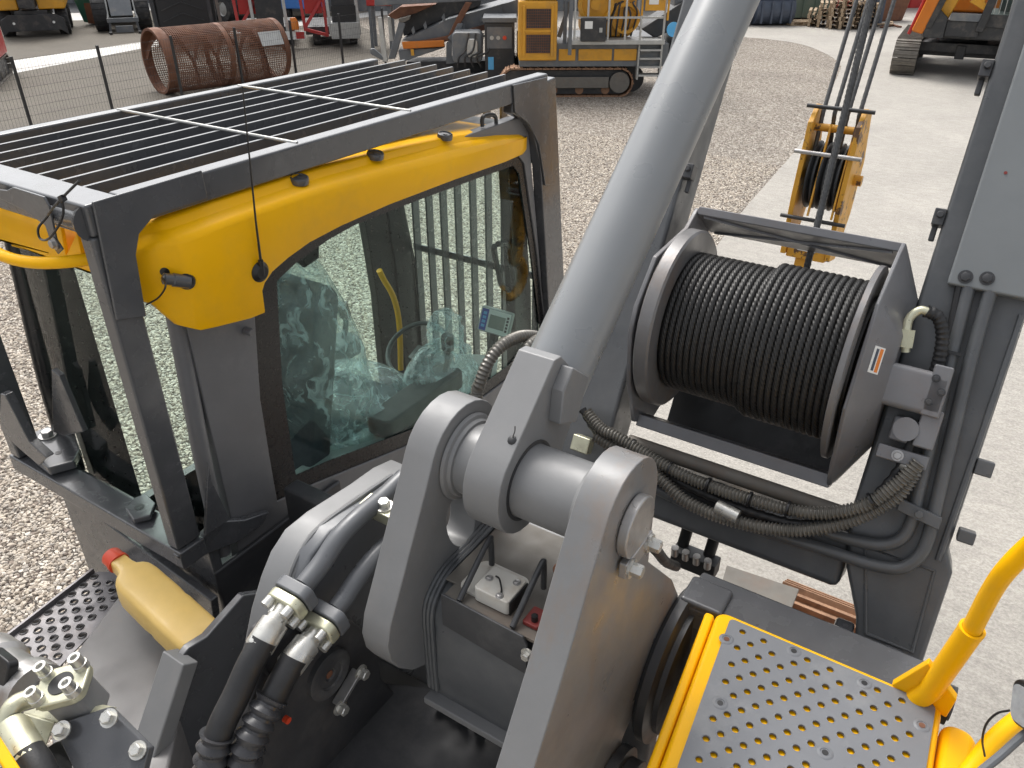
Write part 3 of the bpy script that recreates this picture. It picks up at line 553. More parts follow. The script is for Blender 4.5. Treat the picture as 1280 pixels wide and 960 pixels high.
film('console_film', bag(-2.10, 2.36, 2.86, 1.72, 2.16, 0.13, 0.05), 46, 26, 0.024, 8, 'clear plastic bag pulled over the right console')
film('joystick_film', bag(-2.06, 2.52, 2.72, 2.10, 2.34, 0.075, 0.03), 30, 16, 0.018, 11, 'clear plastic bag pulled over the right joystick')
obj('steering_column', M().beam((-2.42, 3.08, 1.35), (-2.42, 2.86, 1.9), 0.10, 0.10).sweep([Vector((-2.42, 2.84, 1.93))+Vector((0.17*math.cos(a), 0.14*math.sin(a), 0.09*math.sin(a))) for a in [i*2*math.pi/24 for i in range(25)]], 0.014, 8, False), MT['int'], CAB, 0.01)
obj('paper_sheet', M().obox((-2.12, 2.93, 1.80), Vector((0.10, 0.05, 0)), Vector((-0.04, 0.08, 0.10)), Vector((0, -0.0006, 0.0006))), MT['label'], CAB)
obj('door_grab_rail', M().sweep(catmull([at(474, 338, x=-2.70), at(480, 350, x=-2.70), at(492, 372, x=-2.70), at(499, 405, x=-2.70), at(501, 462, x=-2.70)], 6), 0.016, 10), MT['yellow'], CAB)
obj('side_console', M().rrect((-2.07, 1.75, 1.70), (0.10, 0, 0), (0, 0.38, 0), (0, 0, 0.25), 0.04), MT['int2'], CAB, 0.015)
obj('cup_holder', M().lathe([(0.05, 0), (0.05, 1), (0.042, 1), (0.042, 0.2), (0, 0.2)], (-2.07, 1.62, 1.94), (0, 0, 0.02), 24), MT['black'], CAB)
# display
mo = at(620, 402, x=-2.06); ux = Vector((0.86, 0.2, -0.12)).normalized(); vy = Vector((-0.10, 0.30, 0.95)); vy = (vy-ux*vy.dot(ux)).normalized(); nz_ = ux.cross(vy)
MO = obj('display', M().obox(mo, ux*0.085, vy*0.065, nz_*0.022), MT['int2'], CR, 0.008)
obj('display_face', M().obox(mo+nz_*0.023, ux*0.078, vy*0.058, nz_*0.001), MT['label'], MO)
obj('display_strip', M().obox(mo+nz_*0.0245-ux*0.058, ux*0.018, vy*0.056, nz_*0.0008), MT['blue'], MO)
obj('screen', M().obox(mo+nz_*0.0245+ux*0.012, ux*0.042, vy*0.034, nz_*0.0008), MT['screen'], MO)
for k in range(4): obj('display_button', M().obox(mo+nz_*0.0255-ux*0.058+vy*(0.034-0.022*k), ux*0.009, vy*0.007, nz_*0.0008), MT['lblue'], MO)
for k in range(5): obj('display_key', M().obox(mo+nz_*0.0245+ux*0.066+vy*(0.036-0.017*k), ux*0.006, vy*0.006, nz_*0.0008), MT['black'], MO)
obj('display_arm', M().beam(mo-vy*0.05-nz_*0.03, (-2.05, 2.9, 1.75), 0.04, 0.04), MT['black'], MO, 0.008)
# ---- rear yellow lamp panel, tube handle, mirror bracket, cable tie
pan = [at(u, v, y=1.165) for u, v in ((4, 248), (20, 250), (72, 283), (104, 318), (108, 334), (60, 320), (14, 308))]
obj('rear_lamp_panel', M().prism(pan, (0, 0.012, 0)), MT['yellow'], CAB, 0.003)
obj('rear_lamp_panel', M().prism([at(u, v, y=1.10) for u, v in ((62, 270), (75, 282), (82, 320), (96, 290), (102, 320), (100, 326), (60, 322))], (0, 0.012, 0)), MT['yellow'], CAB, 0.003)
for u, v in ((20, 276), (8, 272)): 
    p = at(u, v, y=1.16); obj('lamp_grommet', M().cyl(p, p+Vector((0, -0.012, 0)), 0.022, 16), MT['black'], CAB)
p = at(92, 276, y=1.04); obj('guard_stub', M().lathe([(0, 0), (0.05, 0), (0.034, .25), (0.032, 1), (0, 1)], p+Vector((0.05, 0.02, 0)), Vector((-0.15, 0, 0)), 20), gp, GD)
hr = catmull([at(-60, 290, s=2.25), at(-20, 308, s=2.2), at(10, 322, s=2.15), at(40, 328, s=2.12), at(75, 328, s=2.10), at(113, 324, s=2.12)], 6)
obj('tube_handle', M().sweep(hr, 0.0165, 14), MT['yellow'], CAB)
br = [at(u, v, y=1.02) for u, v in ((-10, 236), (8, 238), (16, 234), (54, 246), (61, 258), (70, 300), (78, 312), (72, 318), (64, 306), (56, 282), (28, 262), (-10, 244))]
obj('mirror_bracket', M().prism(br, (0, 0.006, 0)), gp, GD, 0.002)
p = at(68, 304, y=1.018); obj('bracket_bolt', M().bolt(p, (0, -1, 0), 0.012, 0.01), MT['steel'], GD)
tie = catmull([at(99, 226, y=0.99), at(80, 245, y=0.985), at(66, 260, y=0.99), at(58, 272, y=1.0), at(48, 285, y=0.985), at(50, 298, y=0.98), at(60, 299, y=0.975), at(72, 284, y=0.975), at(79, 268, y=0.98), at(78, 250, y=0.985)], 6)
obj('cable_tie', M().sweep(tie, 0.0032, 6), MT['black'], GD)
p = at(78, 248, y=0.984); obj('cable_tie_head', M().obox(p, (0.009, 0, 0.004), (0, 0.006, 0), (-0.003, 0, 0.007)), MT['black'], GD, 0.001)
# ------------------------------------------------------------------ cylinder bracket: two thick plates, shaft, box between
PX = [(811, 577), (793, 585), (779, 602), (766, 636), (753, 672), (737, 729), (717, 799), (699, 860), (668, 960), (640, 1050), (700, 1050), (774, 931), (807, 855), (848, 744), (820, 712), (811, 690)]
rp = [at(u, v, x=-0.45) for u, v in PX]
C0 = Vector((0, 1.115, 2.905)); top = []
for k in range(13):                                                   # rounded head
    a = math.radians(-8+k*13.5); top.append((C0.y+0.125*math.cos(a), C0.z+0.125*math.sin(a)))
def side(x, pts): return [Vector((x, a, b)) for a, b in pts]
prof_r = top+[(0.953, 2.874), (0.902, 2.78), (0.855, 2.698), (0.773, 2.568), (0.60, 2.30), (0.62, 1.75), (1.15, 1.75), (1.20, 2.15), (1.33, 2.23), (1.486, 2.392), (1.42, 2.50), (1.24, 2.70), (1.238, 2.83)]
BR = obj('cylinder_bracket', M().prism(side(-0.522, prof_r), (0.072, 0, 0)), MT['grey_brown_sheen'], CR, 0.003, label='thick grey steel bracket plates holding the boom cylinder pin')
hole = [(1.088+0.045*math.cos(a)*0.95-0.030*math.sin(a), 2.745+0.075*math.sin(a)+0.02*math.cos(a)) for a in [i*2*math.pi/28 for i in range(28)]]
prof_l = top+[(0.973, 2.901), (0.889, 2.745), (0.835, 2.645), (0.822, 2.60), (0.828, 2.55), (0.848, 2.51), (0.889, 2.462), (0.935, 2.434), (1.0, 2.42), (1.3, 2.42), (1.34, 2.6), (1.238, 2.83)]
obj('bracket_plate', M().holed([tuple(q) for q in prof_l], [hole], (-0.905, 0, 0), YA, ZA, 0.072), MT['grey'], BR, 0.003)
obj('bracket_shaft', M().cyl((-0.835, 1.115, 2.905), (-0.515, 1.115, 2.905), 0.078, 48), MT['grey'], BR)
for x, d in ((-0.833, 1), (-0.522, -1)):
    obj('weld_seam', M().lathe([(0.079, 0), (0.098, 0.12), (0.094, 0.45), (0.087, 0.6), (0.084, 0.95), (0.078, 1)], (x, 1.115, 2.905), (0.020*d, 0, 0), 48), MT['grey'], BR)
# pin cap with its flat and lock bar
cap = [(1.115+0.064*math.cos(a), 2.895+0.064*math.sin(a)) for a in [i*2*math.pi/36 for i in range(36)]]
cap = [(a, max(b, 2.843)) for a, b in cap]
obj('pin_cap', M().prism(side(-0.449, cap), (0.022, 0, 0)), MT['steel'], BR, 0.004)
obj('lock_bar', M().box((-0.445, 1.065, 2.800), (-0.428, 1.185, 2.838)), MT['steel'], BR, 0.003)
for y in (1.082, 1.166): obj('lock_bolt', M().bolt((-0.428, y, 2.819), XA, 0.014, 0.022), MT['zinc'], BR)
# box between the plates
prof_b = [(1.30, 2.70), (1.20, 2.672), (1.02, 2.668), (0.985, 2.655), (0.955, 2.63), (0.942, 2.60), (0.938, 2.42), (0.945, 2.33), (1.25, 2.33), (1.30, 2.4)]
obj('bracket_box', M().prism(side(-0.834, prof_b), (0.313, 0, 0)), MT['boom'], BR, 0.003)
def seam(pts, r=0.007): return M().sweep(catmull(pts, 6), lambda t, L: r*(1+0.10*math.sin(L*900)), 8)
for x in (-0.829, -0.526):
    for k in range(3):
        o = 0.010*k; s_ = 1 if x < -0.7 else -1
        obj('weld_bead', seam([(x+s_*o, y-0.002, z+0.003) for y, z in ((1.25, 2.69), (1.1, 2.671), (1.02, 2.669), (0.972, 2.648), (0.942, 2.605), (0.938, 2.5), (0.94, 2.36))], 0.006), MT['boom'], BR)
obj('box_base_flange', M().box((-0.832, 0.915, 2.325), (-0.524, 0.96, 2.345)), MT['grey'], BR, 0.003)
# sensor tray on the box
tr_y = 0.975
tray = [at(u, v, y=0.955) for u, v in ((568, 731), (570, 772), (664, 825), (668, 800), (662, 792), (661, 786))]
obj('sensor_tray', M().prism([Vector((-0.775, 0.93, 2.69)), Vector((-0.775, 0.93, 2.60)), Vector((-0.565, 0.93, 2.58)), Vector((-0.565, 0.93, 2.665)), Vector((-0.575, 0.93, 2.683))], (0, 0.006, 0)), MT['dark'], BR, 0.002)
obj('tray_floor', M().box((-0.775, 0.938, 2.671), (-0.545, 1.10, 2.678)), MT['alu'], BR)
obj('sensor_lid', M().box((-0.80, 0.98, 2.6745), (-0.53, 1.24, 2.6795)), MT['alu'], BR, 0.002)
for x in (-0.735, -0.605):
    lp = catmull([(x, 0.94, 2.685), (x, 0.95, 2.692), (x, 1.045, 2.762), (x, 1.058, 2.755), (x, 1.06, 2.69)], 6)
    obj('tray_hoop', M().sweep(lp, 0.0065, 10), MT['dark'], BR)
SN = obj('inclination_sensor', M().rrect((-0.672, 1.0, 2.680), (0.042, 0, 0), (0, 0.038, 0), (0, 0, 0.036), 0.008), MT['white'], CR, 0.003)
obj('sensor_side', M().box((-0.6295, 0.966, 2.680), (-0.6265, 1.034, 2.713)), MT['black'], SN)
obj('sensor_flange', M().rrect((-0.700, 1.02, 2.679), (0.062, 0, 0), (0, 0.05, 0), (0, 0, 0.006), 0.02), MT['white'], SN)
obj('sensor_wire', M().sweep(catmull([(-0.69, 1.01, 2.719), (-0.675, 1.0, 2.727), (-0.66, 0.985, 2.720), (-0.655, 0.975, 2.718)], 5), 0.002, 6), MT['black'], SN)
for q in ((-0.70, 1.0), (-0.655, 0.97), (-0.645, 1.02)): obj('sensor_screw', M().bolt((q[0], q[1], 2.716), ZA, 0.006, 0.004), MT['steel'], SN)
obj('red_terminal', M().rrect((-0.578, 0.985, 2.679), (0.018, 0, 0), (0, 0.024, 0), (0, 0, 0.010), 0.004), MT['maroon'], BR, 0.002)
obj('terminal_post', M().cyl((-0.575, 0.975, 2.688), (-0.575, 0.975, 2.702), 0.007, 12), MT['black'], BR)
obj('lid_bolt', M().lathe([(0, 0), (0.026, 0), (0.022, .3), (0.013, .35), (0.013, 1), (0, 1)], (-0.60, 1.14, 2.679), (0, 0, 0.02), 16), MT['rust'], BR)
obj('tray_bolt', M().bolt((-0.562, 0.93, 2.645), (0, -1, 0), 0.010, 0.012), MT['zinc'], BR)
# ---- boom cylinder
ce = math.radians(40); CD = Vector((0, math.cos(ce), math.sin(ce))); CN = Vector((0, -math.sin(ce), math.cos(ce))); CC = Vector((0, 1.115, 2.905))
def cpt(x, t, n): return Vector((x, 0, 0))+CC+CD*t+CN*n
bx = -0.722
CY = obj('boom_cylinder', M().lathe([(0, 0), (0.064, 0), (0.073, 0.01), (0.0735, 0.5), (0.0735, 1), (0, 1)], cpt(bx, 0.17, 0), CD*4.2, 64), MT['cyl'], CR, label='grey painted hydraulic boom cylinder rising from the bracket pin')
ee = math.radians(47); ED = Vector((0, math.cos(ee), math.sin(ee))); EN = Vector((0, -math.sin(ee), math.cos(ee)))
def ept(x, t, n): return Vector((x, 0, 0))+CC+ED*t+EN*n
arc = [ept(-0.762, 0.116*math.cos(a), 0.116*math.sin(a)) for a in [math.radians(80+i*14) for i in range(15)]]
eye = arc+[ept(-0.762, 0.03, -0.108), ept(-0.762, 0.21, -0.09), ept(-0.762, 0.245, -0.06), ept(-0.762, 0.250, 0.075), ept(-0.762, 0.235, 0.095), ept(-0.762, 0.03, 0.113)]
obj('cylinder_eye', M().prism(eye, (0.086, 0, 0)), MT['grey'], CY, 0.003)
blk = [ept(-0.678, 0.238, 0.060), ept(-0.678, 0.245, -0.03), ept(-0.678, 0.15, -0.055), ept(-0.678, 0.125, 0.02), ept(-0.678, 0.185, 0.062)]
obj('eye_block', M().prism(blk, (0.030, 0, 0)), MT['grey'], CY, 0.004)
q = hit(M().prism(eye, (0.086, 0, 0)), 640, 550); sq = q[0]; sn = q[1]
obj('weld_scar', M().lathe([(0.010, 0), (0.008, .5), (0.004, 1), (0, 1)], sq, sn*0.004, 9), MT['mdark'], CY)
obj('weld_scar', M().sweep(catmull([sq, sq+Vector((0.002, 0.003, 0.012)), sq+Vector((0.004, 0.004, 0.02)), sq+Vector((0.003, 0.006, 0.03))], 4), 0.0012, 6), MT['mdark'], CY)
obj('eye_rust_ring', M().lathe([(0.080, 0), (0.087, 0), (0.087, 1), (0.080, 1)], (-0.678, 1.115, 2.905), (0.004, 0, 0), 40), MT['mdark'], CY)
# ---- boom: two box legs, cross beam, covers, pipes, lugs
bm_ = MT['boom']
def leg(x0, x1, tb, tt, n0, n1): return M().add([bp(x, t, n) for t in (tb, tt) for x, n in ((x0, n0), (x1, n0), (x1, n1), (x0, n1))], [(0, 3, 2, 1), (4, 5, 6, 7), (0, 1, 5, 4), (1, 2, 6, 5), (2, 3, 7, 6), (3, 0, 4, 7)])
BOOM = obj('boom', M().prism([bp(x, t, -0.20) for x, t in ((-0.145, 9.0), (0.10, 9.0), (0.10, 0.33), (0.125, 0.28), (0.125, -0.02), (-0.03, -0.02), (-0.055, 0.08), (-0.115, 0.20), (-0.145, 0.34))], BN*0.20), bm_, CR, 0.012, label='dark grey boom foot with two box section legs')
obj('boom_leg', leg(-1.02, -0.865, 0.0, 9.0, -0.17, 0.0), bm_, BOOM, 0.012)
rc = [bp(x, t, 0.001) for x, t in ((-0.02, 0.05), (0.095, 0.05), (0.085, 0.27), (-0.085, 0.27))]
obj('foot_weld', M().sweep(rc+[rc[0]], 0.005, 8), bm_, BOOM)
obj('foot_weld', seam([bp(0.085, 0.30, 0.003), bp(0.088, 0.6, 0.003), bp(0.09, 0.95, 0.003)], 0.008), bm_, BOOM)
obj('cross_beam', leg(-0.80, -0.12, 0.13, 0.30, -0.20, -0.015), bm_, BOOM, 0.02)
obj('cross_beam_edge', M().sweep([bp(-0.80, 0.335, 0.0), bp(-0.15, 0.335, 0.0)], 0.022, 14), MT['alu'], BOOM)
obj('leg_cover', leg(-0.09, 0.115, 0.985, 9.0, 0.003, 0.045), MT['mgrey'] if False else mat('cover_paint', (0.19, 0.203, 0.208), 0.42, 0, 0.08, 4, 0.05, 60), BOOM, 0.006)
for u, v in ((1205, 352), (1232, 354)):
    p = atb(u, v, 0.045)+BD*0.012; obj('cover_bolt', M().bolt(p, BN, 0.012, 0.008), MT['dark'], BOOM)
p = atb(1257, 216, 0.046); obj('cover_hole', M().cyl(p, p+BN*0.0012, 0.004, 10), MT['maroon'], BOOM)
for u, v, ln in ((1132, 275, 0), (1180, 268, 0)):
    pass
def lug(x, t, sgn):
    return M().obox(bp(x+sgn*0.012, t, -0.02), (0.014, 0, 0), BD*0.022, BN*0.022).obox(bp(x+sgn*0.016, t-0.034, -0.032), (0.007, 0, 0), BD*0.026, BN*0.008).cyl(bp(x+sgn*0.010, t+0.005, 0.0), bp(x+sgn*0.010, t+0.005, 0.012), 0.009, 10)
for t in (1.155, 1.54): obj('boom_lug', lug(-0.145, t, -1), MT['dark'], BOOM, 0.003)
for t in (1.17, 1.52): obj('boom_lug', lug(-0.865, t, 1), MT['dark'], BOOM, 0.003)
obj('boom_lug', M().obox(bp(0.118, 0.56, -0.02), (0.02, 0, 0), BD*0.02, BN*0.03), bm_, BOOM, 0.004)
obj('boom_lug', M().obox(bp(0.128, 0.38, -0.02), (0.02, 0, 0), BD*0.016, BN*0.03), bm_, BOOM, 0.004)
pA = [bp(-0.052, 1.05, 0.028), bp(-0.052, 0.8, 0.028), bp(-0.052, 0.50, 0.028), bp(-0.052, 0.40, 0.028), bp(-0.060, 0.365, 0.028), bp(-0.085, 0.342, 0.028), bp(-0.12, 0.335, 0.028), bp(-0.3, 0.30, 0.028), bp(-0.6, 0.25, 0.028)]
pA = [atb(u, v, 0.028) for u, v in ((1213, 350), (1190, 440), (1165, 545), (1147, 620), (1140, 650), (1128, 672), (1105, 681), (1070, 676), (1000, 655), (900, 620), (800, 575))]
pB = [atb(u, v, 0.028) for u, v in ((1240, 356), (1216, 440), (1190, 545), (1170, 630), (1160, 672), (1148, 696), (1125, 710), (1090, 706), (1040, 690), (960, 665), (860, 630), (780, 590))]
for P_ in (pA, pB): obj('steel_pipe', M().sweep(catmull(P_, 6), 0.0165, 14), bm_, BOOM)
p = atb(1205, 372, 0.03); obj('steel_pipe', M().sweep(catmull([atb(1200, 352, 0.03), atb(1190, 400, 0.03), atb(1180, 440, 0.03), atb(1172, 480, 0.03)], 5), 0.009, 10), MT['rubber'], BOOM)
p = atb(1149, 642, 0.05); obj('pipe_clamp', M().obox(p, Vector((0.052, 0, 0))-BD*0.008, BD*0.016, BN*0.012), bm_, BOOM, 0.003); obj('clamp_bolt', M().bolt(p+BN*0.012, BN, 0.011, 0.01), bm_, BOOM)
p = atb(1186, 440, 0.046); obj('pipe_tie', M().obox(p, Vector((0.03, 0, 0)), BD*0.004, BN*0.006), MT['black'], BOOM)
# ---- winch
wm = MT['winch']; T0 = 0.735
def wp(x, t, n): return bp(x, T0+t, n)
pl_l = [(0.333, -0.007), (0.262, 0.041), (0.145, 0.225), (0.0, 0.265), (-0.077, 0.255), (-0.215, 0.16), (-0.335, 0.025), (-0.335, -0.12), (-0.2, -0.26), (0.2, -0.26), (0.333, -0.12)]
WI = obj('winch', M().prism([wp(-0.803, t, n) for t, n in pl_l], (0.014, 0, 0)), wm, CR, 0.004, label='grey rope winch mounted between the boom legs')
pr = [(0.335, -0.12), (0.335, 0.02), (0.30, 0.06), (0.15, 0.19), (-0.12, 0.20), (-0.30, 0.07), (-0.335, 0.02), (-0.335, -0.12), (-0.2, -0.26), (0.2, -0.26)]
ring0 = [wp(-0.222, t, n) for t, n in pr]; ring1 = [wp(-0.212, t, n) for t, n in pr]; ring2 = [wp(-0.145, t*0.60, n*0.60) for t, n in pr]
obj('side_plate', M().loft([ring0, ring1, ring2], True, True), wm, WI, 0.003, recalc=True)
obj('drum', M().lathe([(0, 0), (0.187, 0), (0.187, 1), (0, 1)], wp(-0.74, 0, 0), Vector((0.51, 0, 0)), 48), MT['rope'], WI)
for x0, x1 in ((-0.780, -0.735), (-0.254, -0.236)):
    obj('drum_flange', M().lathe([(0, 0), (0.262, 0), (0.268, 0.12), (0.268, 0.88), (0.262, 1), (0.20, 1.0), (0.196, 0.9), (0, 0.9)], wp(x0, 0, 0), Vector((x1-x0, 0, 0)), 72), MT['flange'], WI)
path = []; pitch = 0.0182; x = -0.727; nt = 26; per = 440
for i in range(nt*per+1):
    a = 2*math.pi*i/per; xx = x+pitch*i/per; rr = 0.197 if xx < -0.50 else 0.214
    if -0.505 < xx < -0.495: rr = 0.197+0.017*(xx+0.505)/0.010
    path.append(wp(xx, rr*math.cos(a), rr*math.sin(a)))
obj('wire_rope', M().sweep(path, 0.0099, 30, True, 6, 0.088, 0.36), MT['rope'], WI, smooth=80, label='greased black wire rope wound on the winch drum')
obj('frame_bar', M().prism([wp(-0.79, t, n) for t, n in ((0.338, -0.002), (0.314, -0.002), (0.292, -0.17), (0.338, -0.17))], (0.575, 0, 0)), wm, WI, 0.003)
a, b, c_, d_ = bp(-0.77, T0+0.311, -0.012), bp(-0.24, T0+0.292, -0.16), bp(-0.77, T0+0.292, -0.16), bp(-0.24, T0+0.311, -0.012)
mid = (a+b)/2
for q, w_ in ((a, mid), (mid, b), (c_, mid), (mid, d_)): obj('frame_rib', M().beam(q, w_, 0.004, 0.008, BD), wm, WI)
obj('frame_bar', leg(-0.79, -0.215, T0-0.345, T0-0.308, -0.06, 0.012), wm, WI, 0.003)
obj('back_plate', leg(-0.785, -0.222, T0-0.335, T0-0.02, -0.285, -0.275), MT['dark'], WI)
p = wp(-0.19, -0.01, 0.105); sxd = (wp(-0.145, 0, 0)-wp(-0.212, 0.05, 0.15)).normalized()
q0 = atb(1076, 450, 0.13); lu = Vector((0.011, 0, 0))-BN*0.004; lv = BD*0.030-BN*0.002; ln_ = lu.cross(lv).normalized()
fN = (ring1[3]-ring1[2]).cross(ring2[2]-ring1[2]).normalized()
if fN.dot(Vector((0, 0, CAMH))-ring1[2]) < 0: fN = -fN
cc = ring1[3]*0.30+ring1[4]*0.28+ring2[3]*0.22+ring2[4]*0.20; eu = (ring1[3]-ring1[4]).normalized()
fN = (ring1[3]-ring1[4]).cross(ring2[3]-ring1[4]).normalized()
if fN.dot(Vector((0, 0, CAMH))-cc) < 0: fN = -fN
ev = fN.cross(eu)
obj('rating_label', M().obox(cc+fN*0.0008, eu*0.034, ev*0.017, fN*0.0006), MT['label'], WI)
obj('rating_stripe', M().obox(cc+fN*0.0018-ev*0.007, eu*0.030, ev*0.005, fN*0.0004), MT['olabel'], WI)
obj('rating_print', M().obox(cc+fN*0.0018+ev*0.006, eu*0.028, ev*0.004, fN*0.0004), MT['navy'], WI)
# hydraulic motor on the winch's right side
mz = Vector((0, 0, 0))
def mb(u, v, n): return atb(u, v, n)
MOT = obj('winch_motor', M().rrect(bp(-0.15, T0-0.03, 0.07), BD*0.055, BN*0.05, (0.135, 0, 0), 0.015), wm, CR, 0.004)
obj('motor_port_block', M().obox(bp(-0.035, T0-0.02, 0.075), (0.022, 0, 0), BD*0.065, BN*0.045), wm, MOT, 0.005)
obj('motor_plug', M().cyl(bp(-0.075, T0-0.13, 0.05), bp(-0.075, T0-0.13, 0.115), 0.030, 24), wm, MOT)
obj('brake_valve', M().obox(bp(-0.06, T0-0.135, 0.05), (0.05, 0, 0), BD*0.032, BN*0.03), wm, MOT, 0.006)
obj('brake_valve', M().obox(bp(-0.028, T0-0.115, 0.08), (0.024, 0, 0), BD*0.05, BN*0.03), wm, MOT, 0.005)
obj('motor_bracket', M().obox(bp(-0.065, T0-0.20, 0.075), Vector((0.06, 0, 0)), BD*0.018, BN*0.022), wm, MOT, 0.004)
obj('bracket_bolt', M().bolt(bp(-0.075, T0-0.20, 0.098), BN, 0.010, 0.012), MT['steel'], MOT)
for k in range(3): obj('motor_screw', M().bolt(bp(-0.045+0.02*(k % 2), T0+0.01-0.03*k, 0.12), BN, 0.007, 0.008), MT['dark'], MOT)
el = catmull([mb(1132, 440, 0.09), mb(1133, 415, 0.10), mb(1137, 398, 0.10), mb(1150, 388, 0.10), mb(1163, 391, 0.10)], 6)
obj('brass_elbow', M().sweep(el, 0.011, 12), MT['zinc_y'], MOT)
obj('elbow_nut', M().lathe([(0, 0), (0.018, 0), (0.018, 1), (0, 1)], mb(1131, 434, 0.095), mb(1135, 412, 0.10)-mb(1131, 434, 0.095), 6), MT['zinc_y'], MOT)
def coil(pts, r, pitch, amp=0.16, n=10, seg=14): 
    P_ = resample(catmull(pts, n), pitch/5.0)
    return M().sweep(P_, lambda t, L: r*(1-amp*0.5+amp*0.5*math.cos(2*math.pi*L/pitch)), seg)
obj('armoured_hose', coil([mb(1158, 389, 0.10), mb(1172, 396, 0.09), mb(1178, 415, 0.08), mb(1176, 440, 0.07), mb(1168, 470, 0.05), mb(1160, 500, 0.03)], 0.017, 0.014), MT['rubber'], MOT, label='short black ribbed hose on the winch motor')
obj('hose_ferrule', M().cyl(bp(-0.055, T0-0.215, 0.07), mb(1146, 592, 0.08), 0.0215, 18), MT['zinc'], MOT)
# hoses lying over the cross beam
HS = [([(734, 516), (752, 536), (775, 548), (850, 592), (930, 622), (1010, 641), (1075, 634), (1120, 606), (1148, 578)], 0.019, 0.010, 0.10),
      ([(745, 545), (815, 590), (860, 628), (920, 652), (990, 663), (1060, 652), (1118, 622), (1144, 588)], 0.020, 0.0105, 0.09)]
for P_, r, pt, n in HS:
    obj('spring_guarded_hose', coil([atb(u, v, n+0.01*math.sin(i)) for i, (u, v) in enumerate(P_)], r, pt, 0.30), MT['hose_grey'], BOOM, label='black hose in a wire spring guard over the boom cross beam')
obj('spiral_wrapped_hose', coil([atb(u, v, 0.07) for u, v in ((733, 518), (760, 550), (800, 577), (870, 612), (940, 640), (1010, 655), (1080, 630), (1118, 595), (1136, 560), (1140, 540))], 0.014, 0.030, 0.22), MT['rubber'], BOOM, label='thin black hose in a spiral wrap over the cross beam')
obj('spiral_wrapped_hose', coil([atb(u, v, 0.05) for u, v in ((728, 512), (750, 545), (790, 575), (840, 600), (905, 630), (990, 660))], 0.013, 0.028, 0.2), MT['rubber'], BOOM)
for k, (u, v) in enumerate(((791, 558), (838, 586), (885, 606), (937, 624), (985, 636), (1090, 626))):
    p = atb(u, v, 0.10); a = (atb(u+14, v+5 if k < 5 else v-7, 0.10)-p).normalized()
    obj('hose_tie', M().cyl(p-a*0.003, p+a*0.003, 0.0225, 16), MT['black'], BOOM)
p = atb(910, 640, 0.10); obj('hose_clamp', M().cyl(p-Vector((0.035, 0, 0))+BD*0.004, p+Vector((0.03, 0, 0))-BD*0.004, 0.020, 16), MT['zinc'], BOOM)
q = atb(755, 545, 0.06); obj('hose_coupling', M().lathe([(0.018, 0), (0.018, .3), (0.024, .3), (0.024, .6), (0.016, .6), (0.016, 1)], q, atb(775, 556, 0.07)-q, 6), MT['zinc'], BOOM)
q = atb(728, 555, 0.05); obj('hose_coupling', M().obox(q, (0.03, 0, 0), BD*0.025, BN*0.02), MT['zinc_y'], BOOM, 0.004)
for k, P_ in enumerate(([(596, 505), (600, 478), (612, 450), (630, 430), (655, 420), (680, 425), (700, 445)], [(636, 505), (642, 470), (655, 440), (672, 425), (690, 418), (706, 430)])):
    pp = [at(u, v, x=-1.28+0.05*k+0.01*i) for i, (u, v) in enumerate(P_)]
    pp = [Vector((-1.20+0.05*k, 1.30, 1.95)), Vector((-1.23+0.05*k, pp[0].y-0.06, pp[0].z-0.35))]+pp+[Vector((-1.10+0.04*k, pp[-1].y+0.10, pp[-1].z-0.12)), bp(-0.98+0.04*k, 0.30, -0.04)]
    obj('armoured_hose', coil(pp, 0.021, 0.013, 0.18), MT['hose_grey'], BOOM, label='grey ribbed hose arching up beside the cab window')
# ---- hoist rope and hook block
r0 = bp(-0.47, T0+0.15, -0.19); r1 = atb(1090, 0, -0.12); r1 = r0+(r1-r0)*4.5
obj('hoist_rope', M().sweep(resample([wp(-0.47, 0.05, -0.21), r0, r0+(r1-r0)*0.3], 0.003)+resample([r0+(r1-r0)*0.305, r1], 0.1), 0.0105, 30, True, 6, 0.092, 0.36), MT['rope2'], WI, smooth=80, label='steel hoist rope running from the drum up the boom')
hb_e = math.radians(78); HD = Vector((0, math.cos(hb_e), math.sin(hb_e))); HN = Vector((0, -math.sin(hb_e), math.cos(hb_e))); HC = at(1033, 225, s=4.6)
def hp_(x, t, n): return HC+Vector((x, 0, 0))+HD*t+HN*n
HB = thing('hook_block', 'worn yellow hook block with sheaves hanging on four steel ropes', 'hook block', tuple(hp_(0, -0.62, 0)))
prof = [(0.40, 0.06), (0.40, -0.06), (0.12, -0.22), (-0.18, -0.20), (-0.44, -0.06), (-0.44, 0.10), (-0.1, 0.15), (0.30, 0.15)]
for x in (-0.142, 0.114): obj('cheek_plate', M().prism([hp_(x, t, n) for t, n in prof], (0.028, 0, 0)), MT['yellow_worn'], HB, 0.004)
for x in (-0.065, 0.0, 0.065):
    obj('sheave', M().lathe([(0, 0), (0.19, 0), (0.19, .2), (0.165, .5), (0.19, .8), (0.19, 1), (0, 1)], hp_(x-0.022, 0.02, -0.03), Vector((0.044, 0, 0)), 36), MT['mdark'], HB)
    obj('sheave_guard', M().beam(hp_(x+0.04, 0.30, 0.10), hp_(x+0.04, -0.2, 0.155), 0.008, 0.03), MT['yellow_worn'], HB)
for t, n, r, mm in ((0.385, 0.11, 0.011, 'mdark'), (0.14, 0.165, 0.012, 'steel'), (-0.22, 0.15, 0.011, 'mdark'), (0.02, -0.03, 0.03, 'yellow_worn'), (-0.40, 0.0, 0.012, 'steel')):
    obj('block_pin', M().cyl(hp_(-0.175, t, n), hp_(0.185, t, n), r, 12), MT[mm], HB)
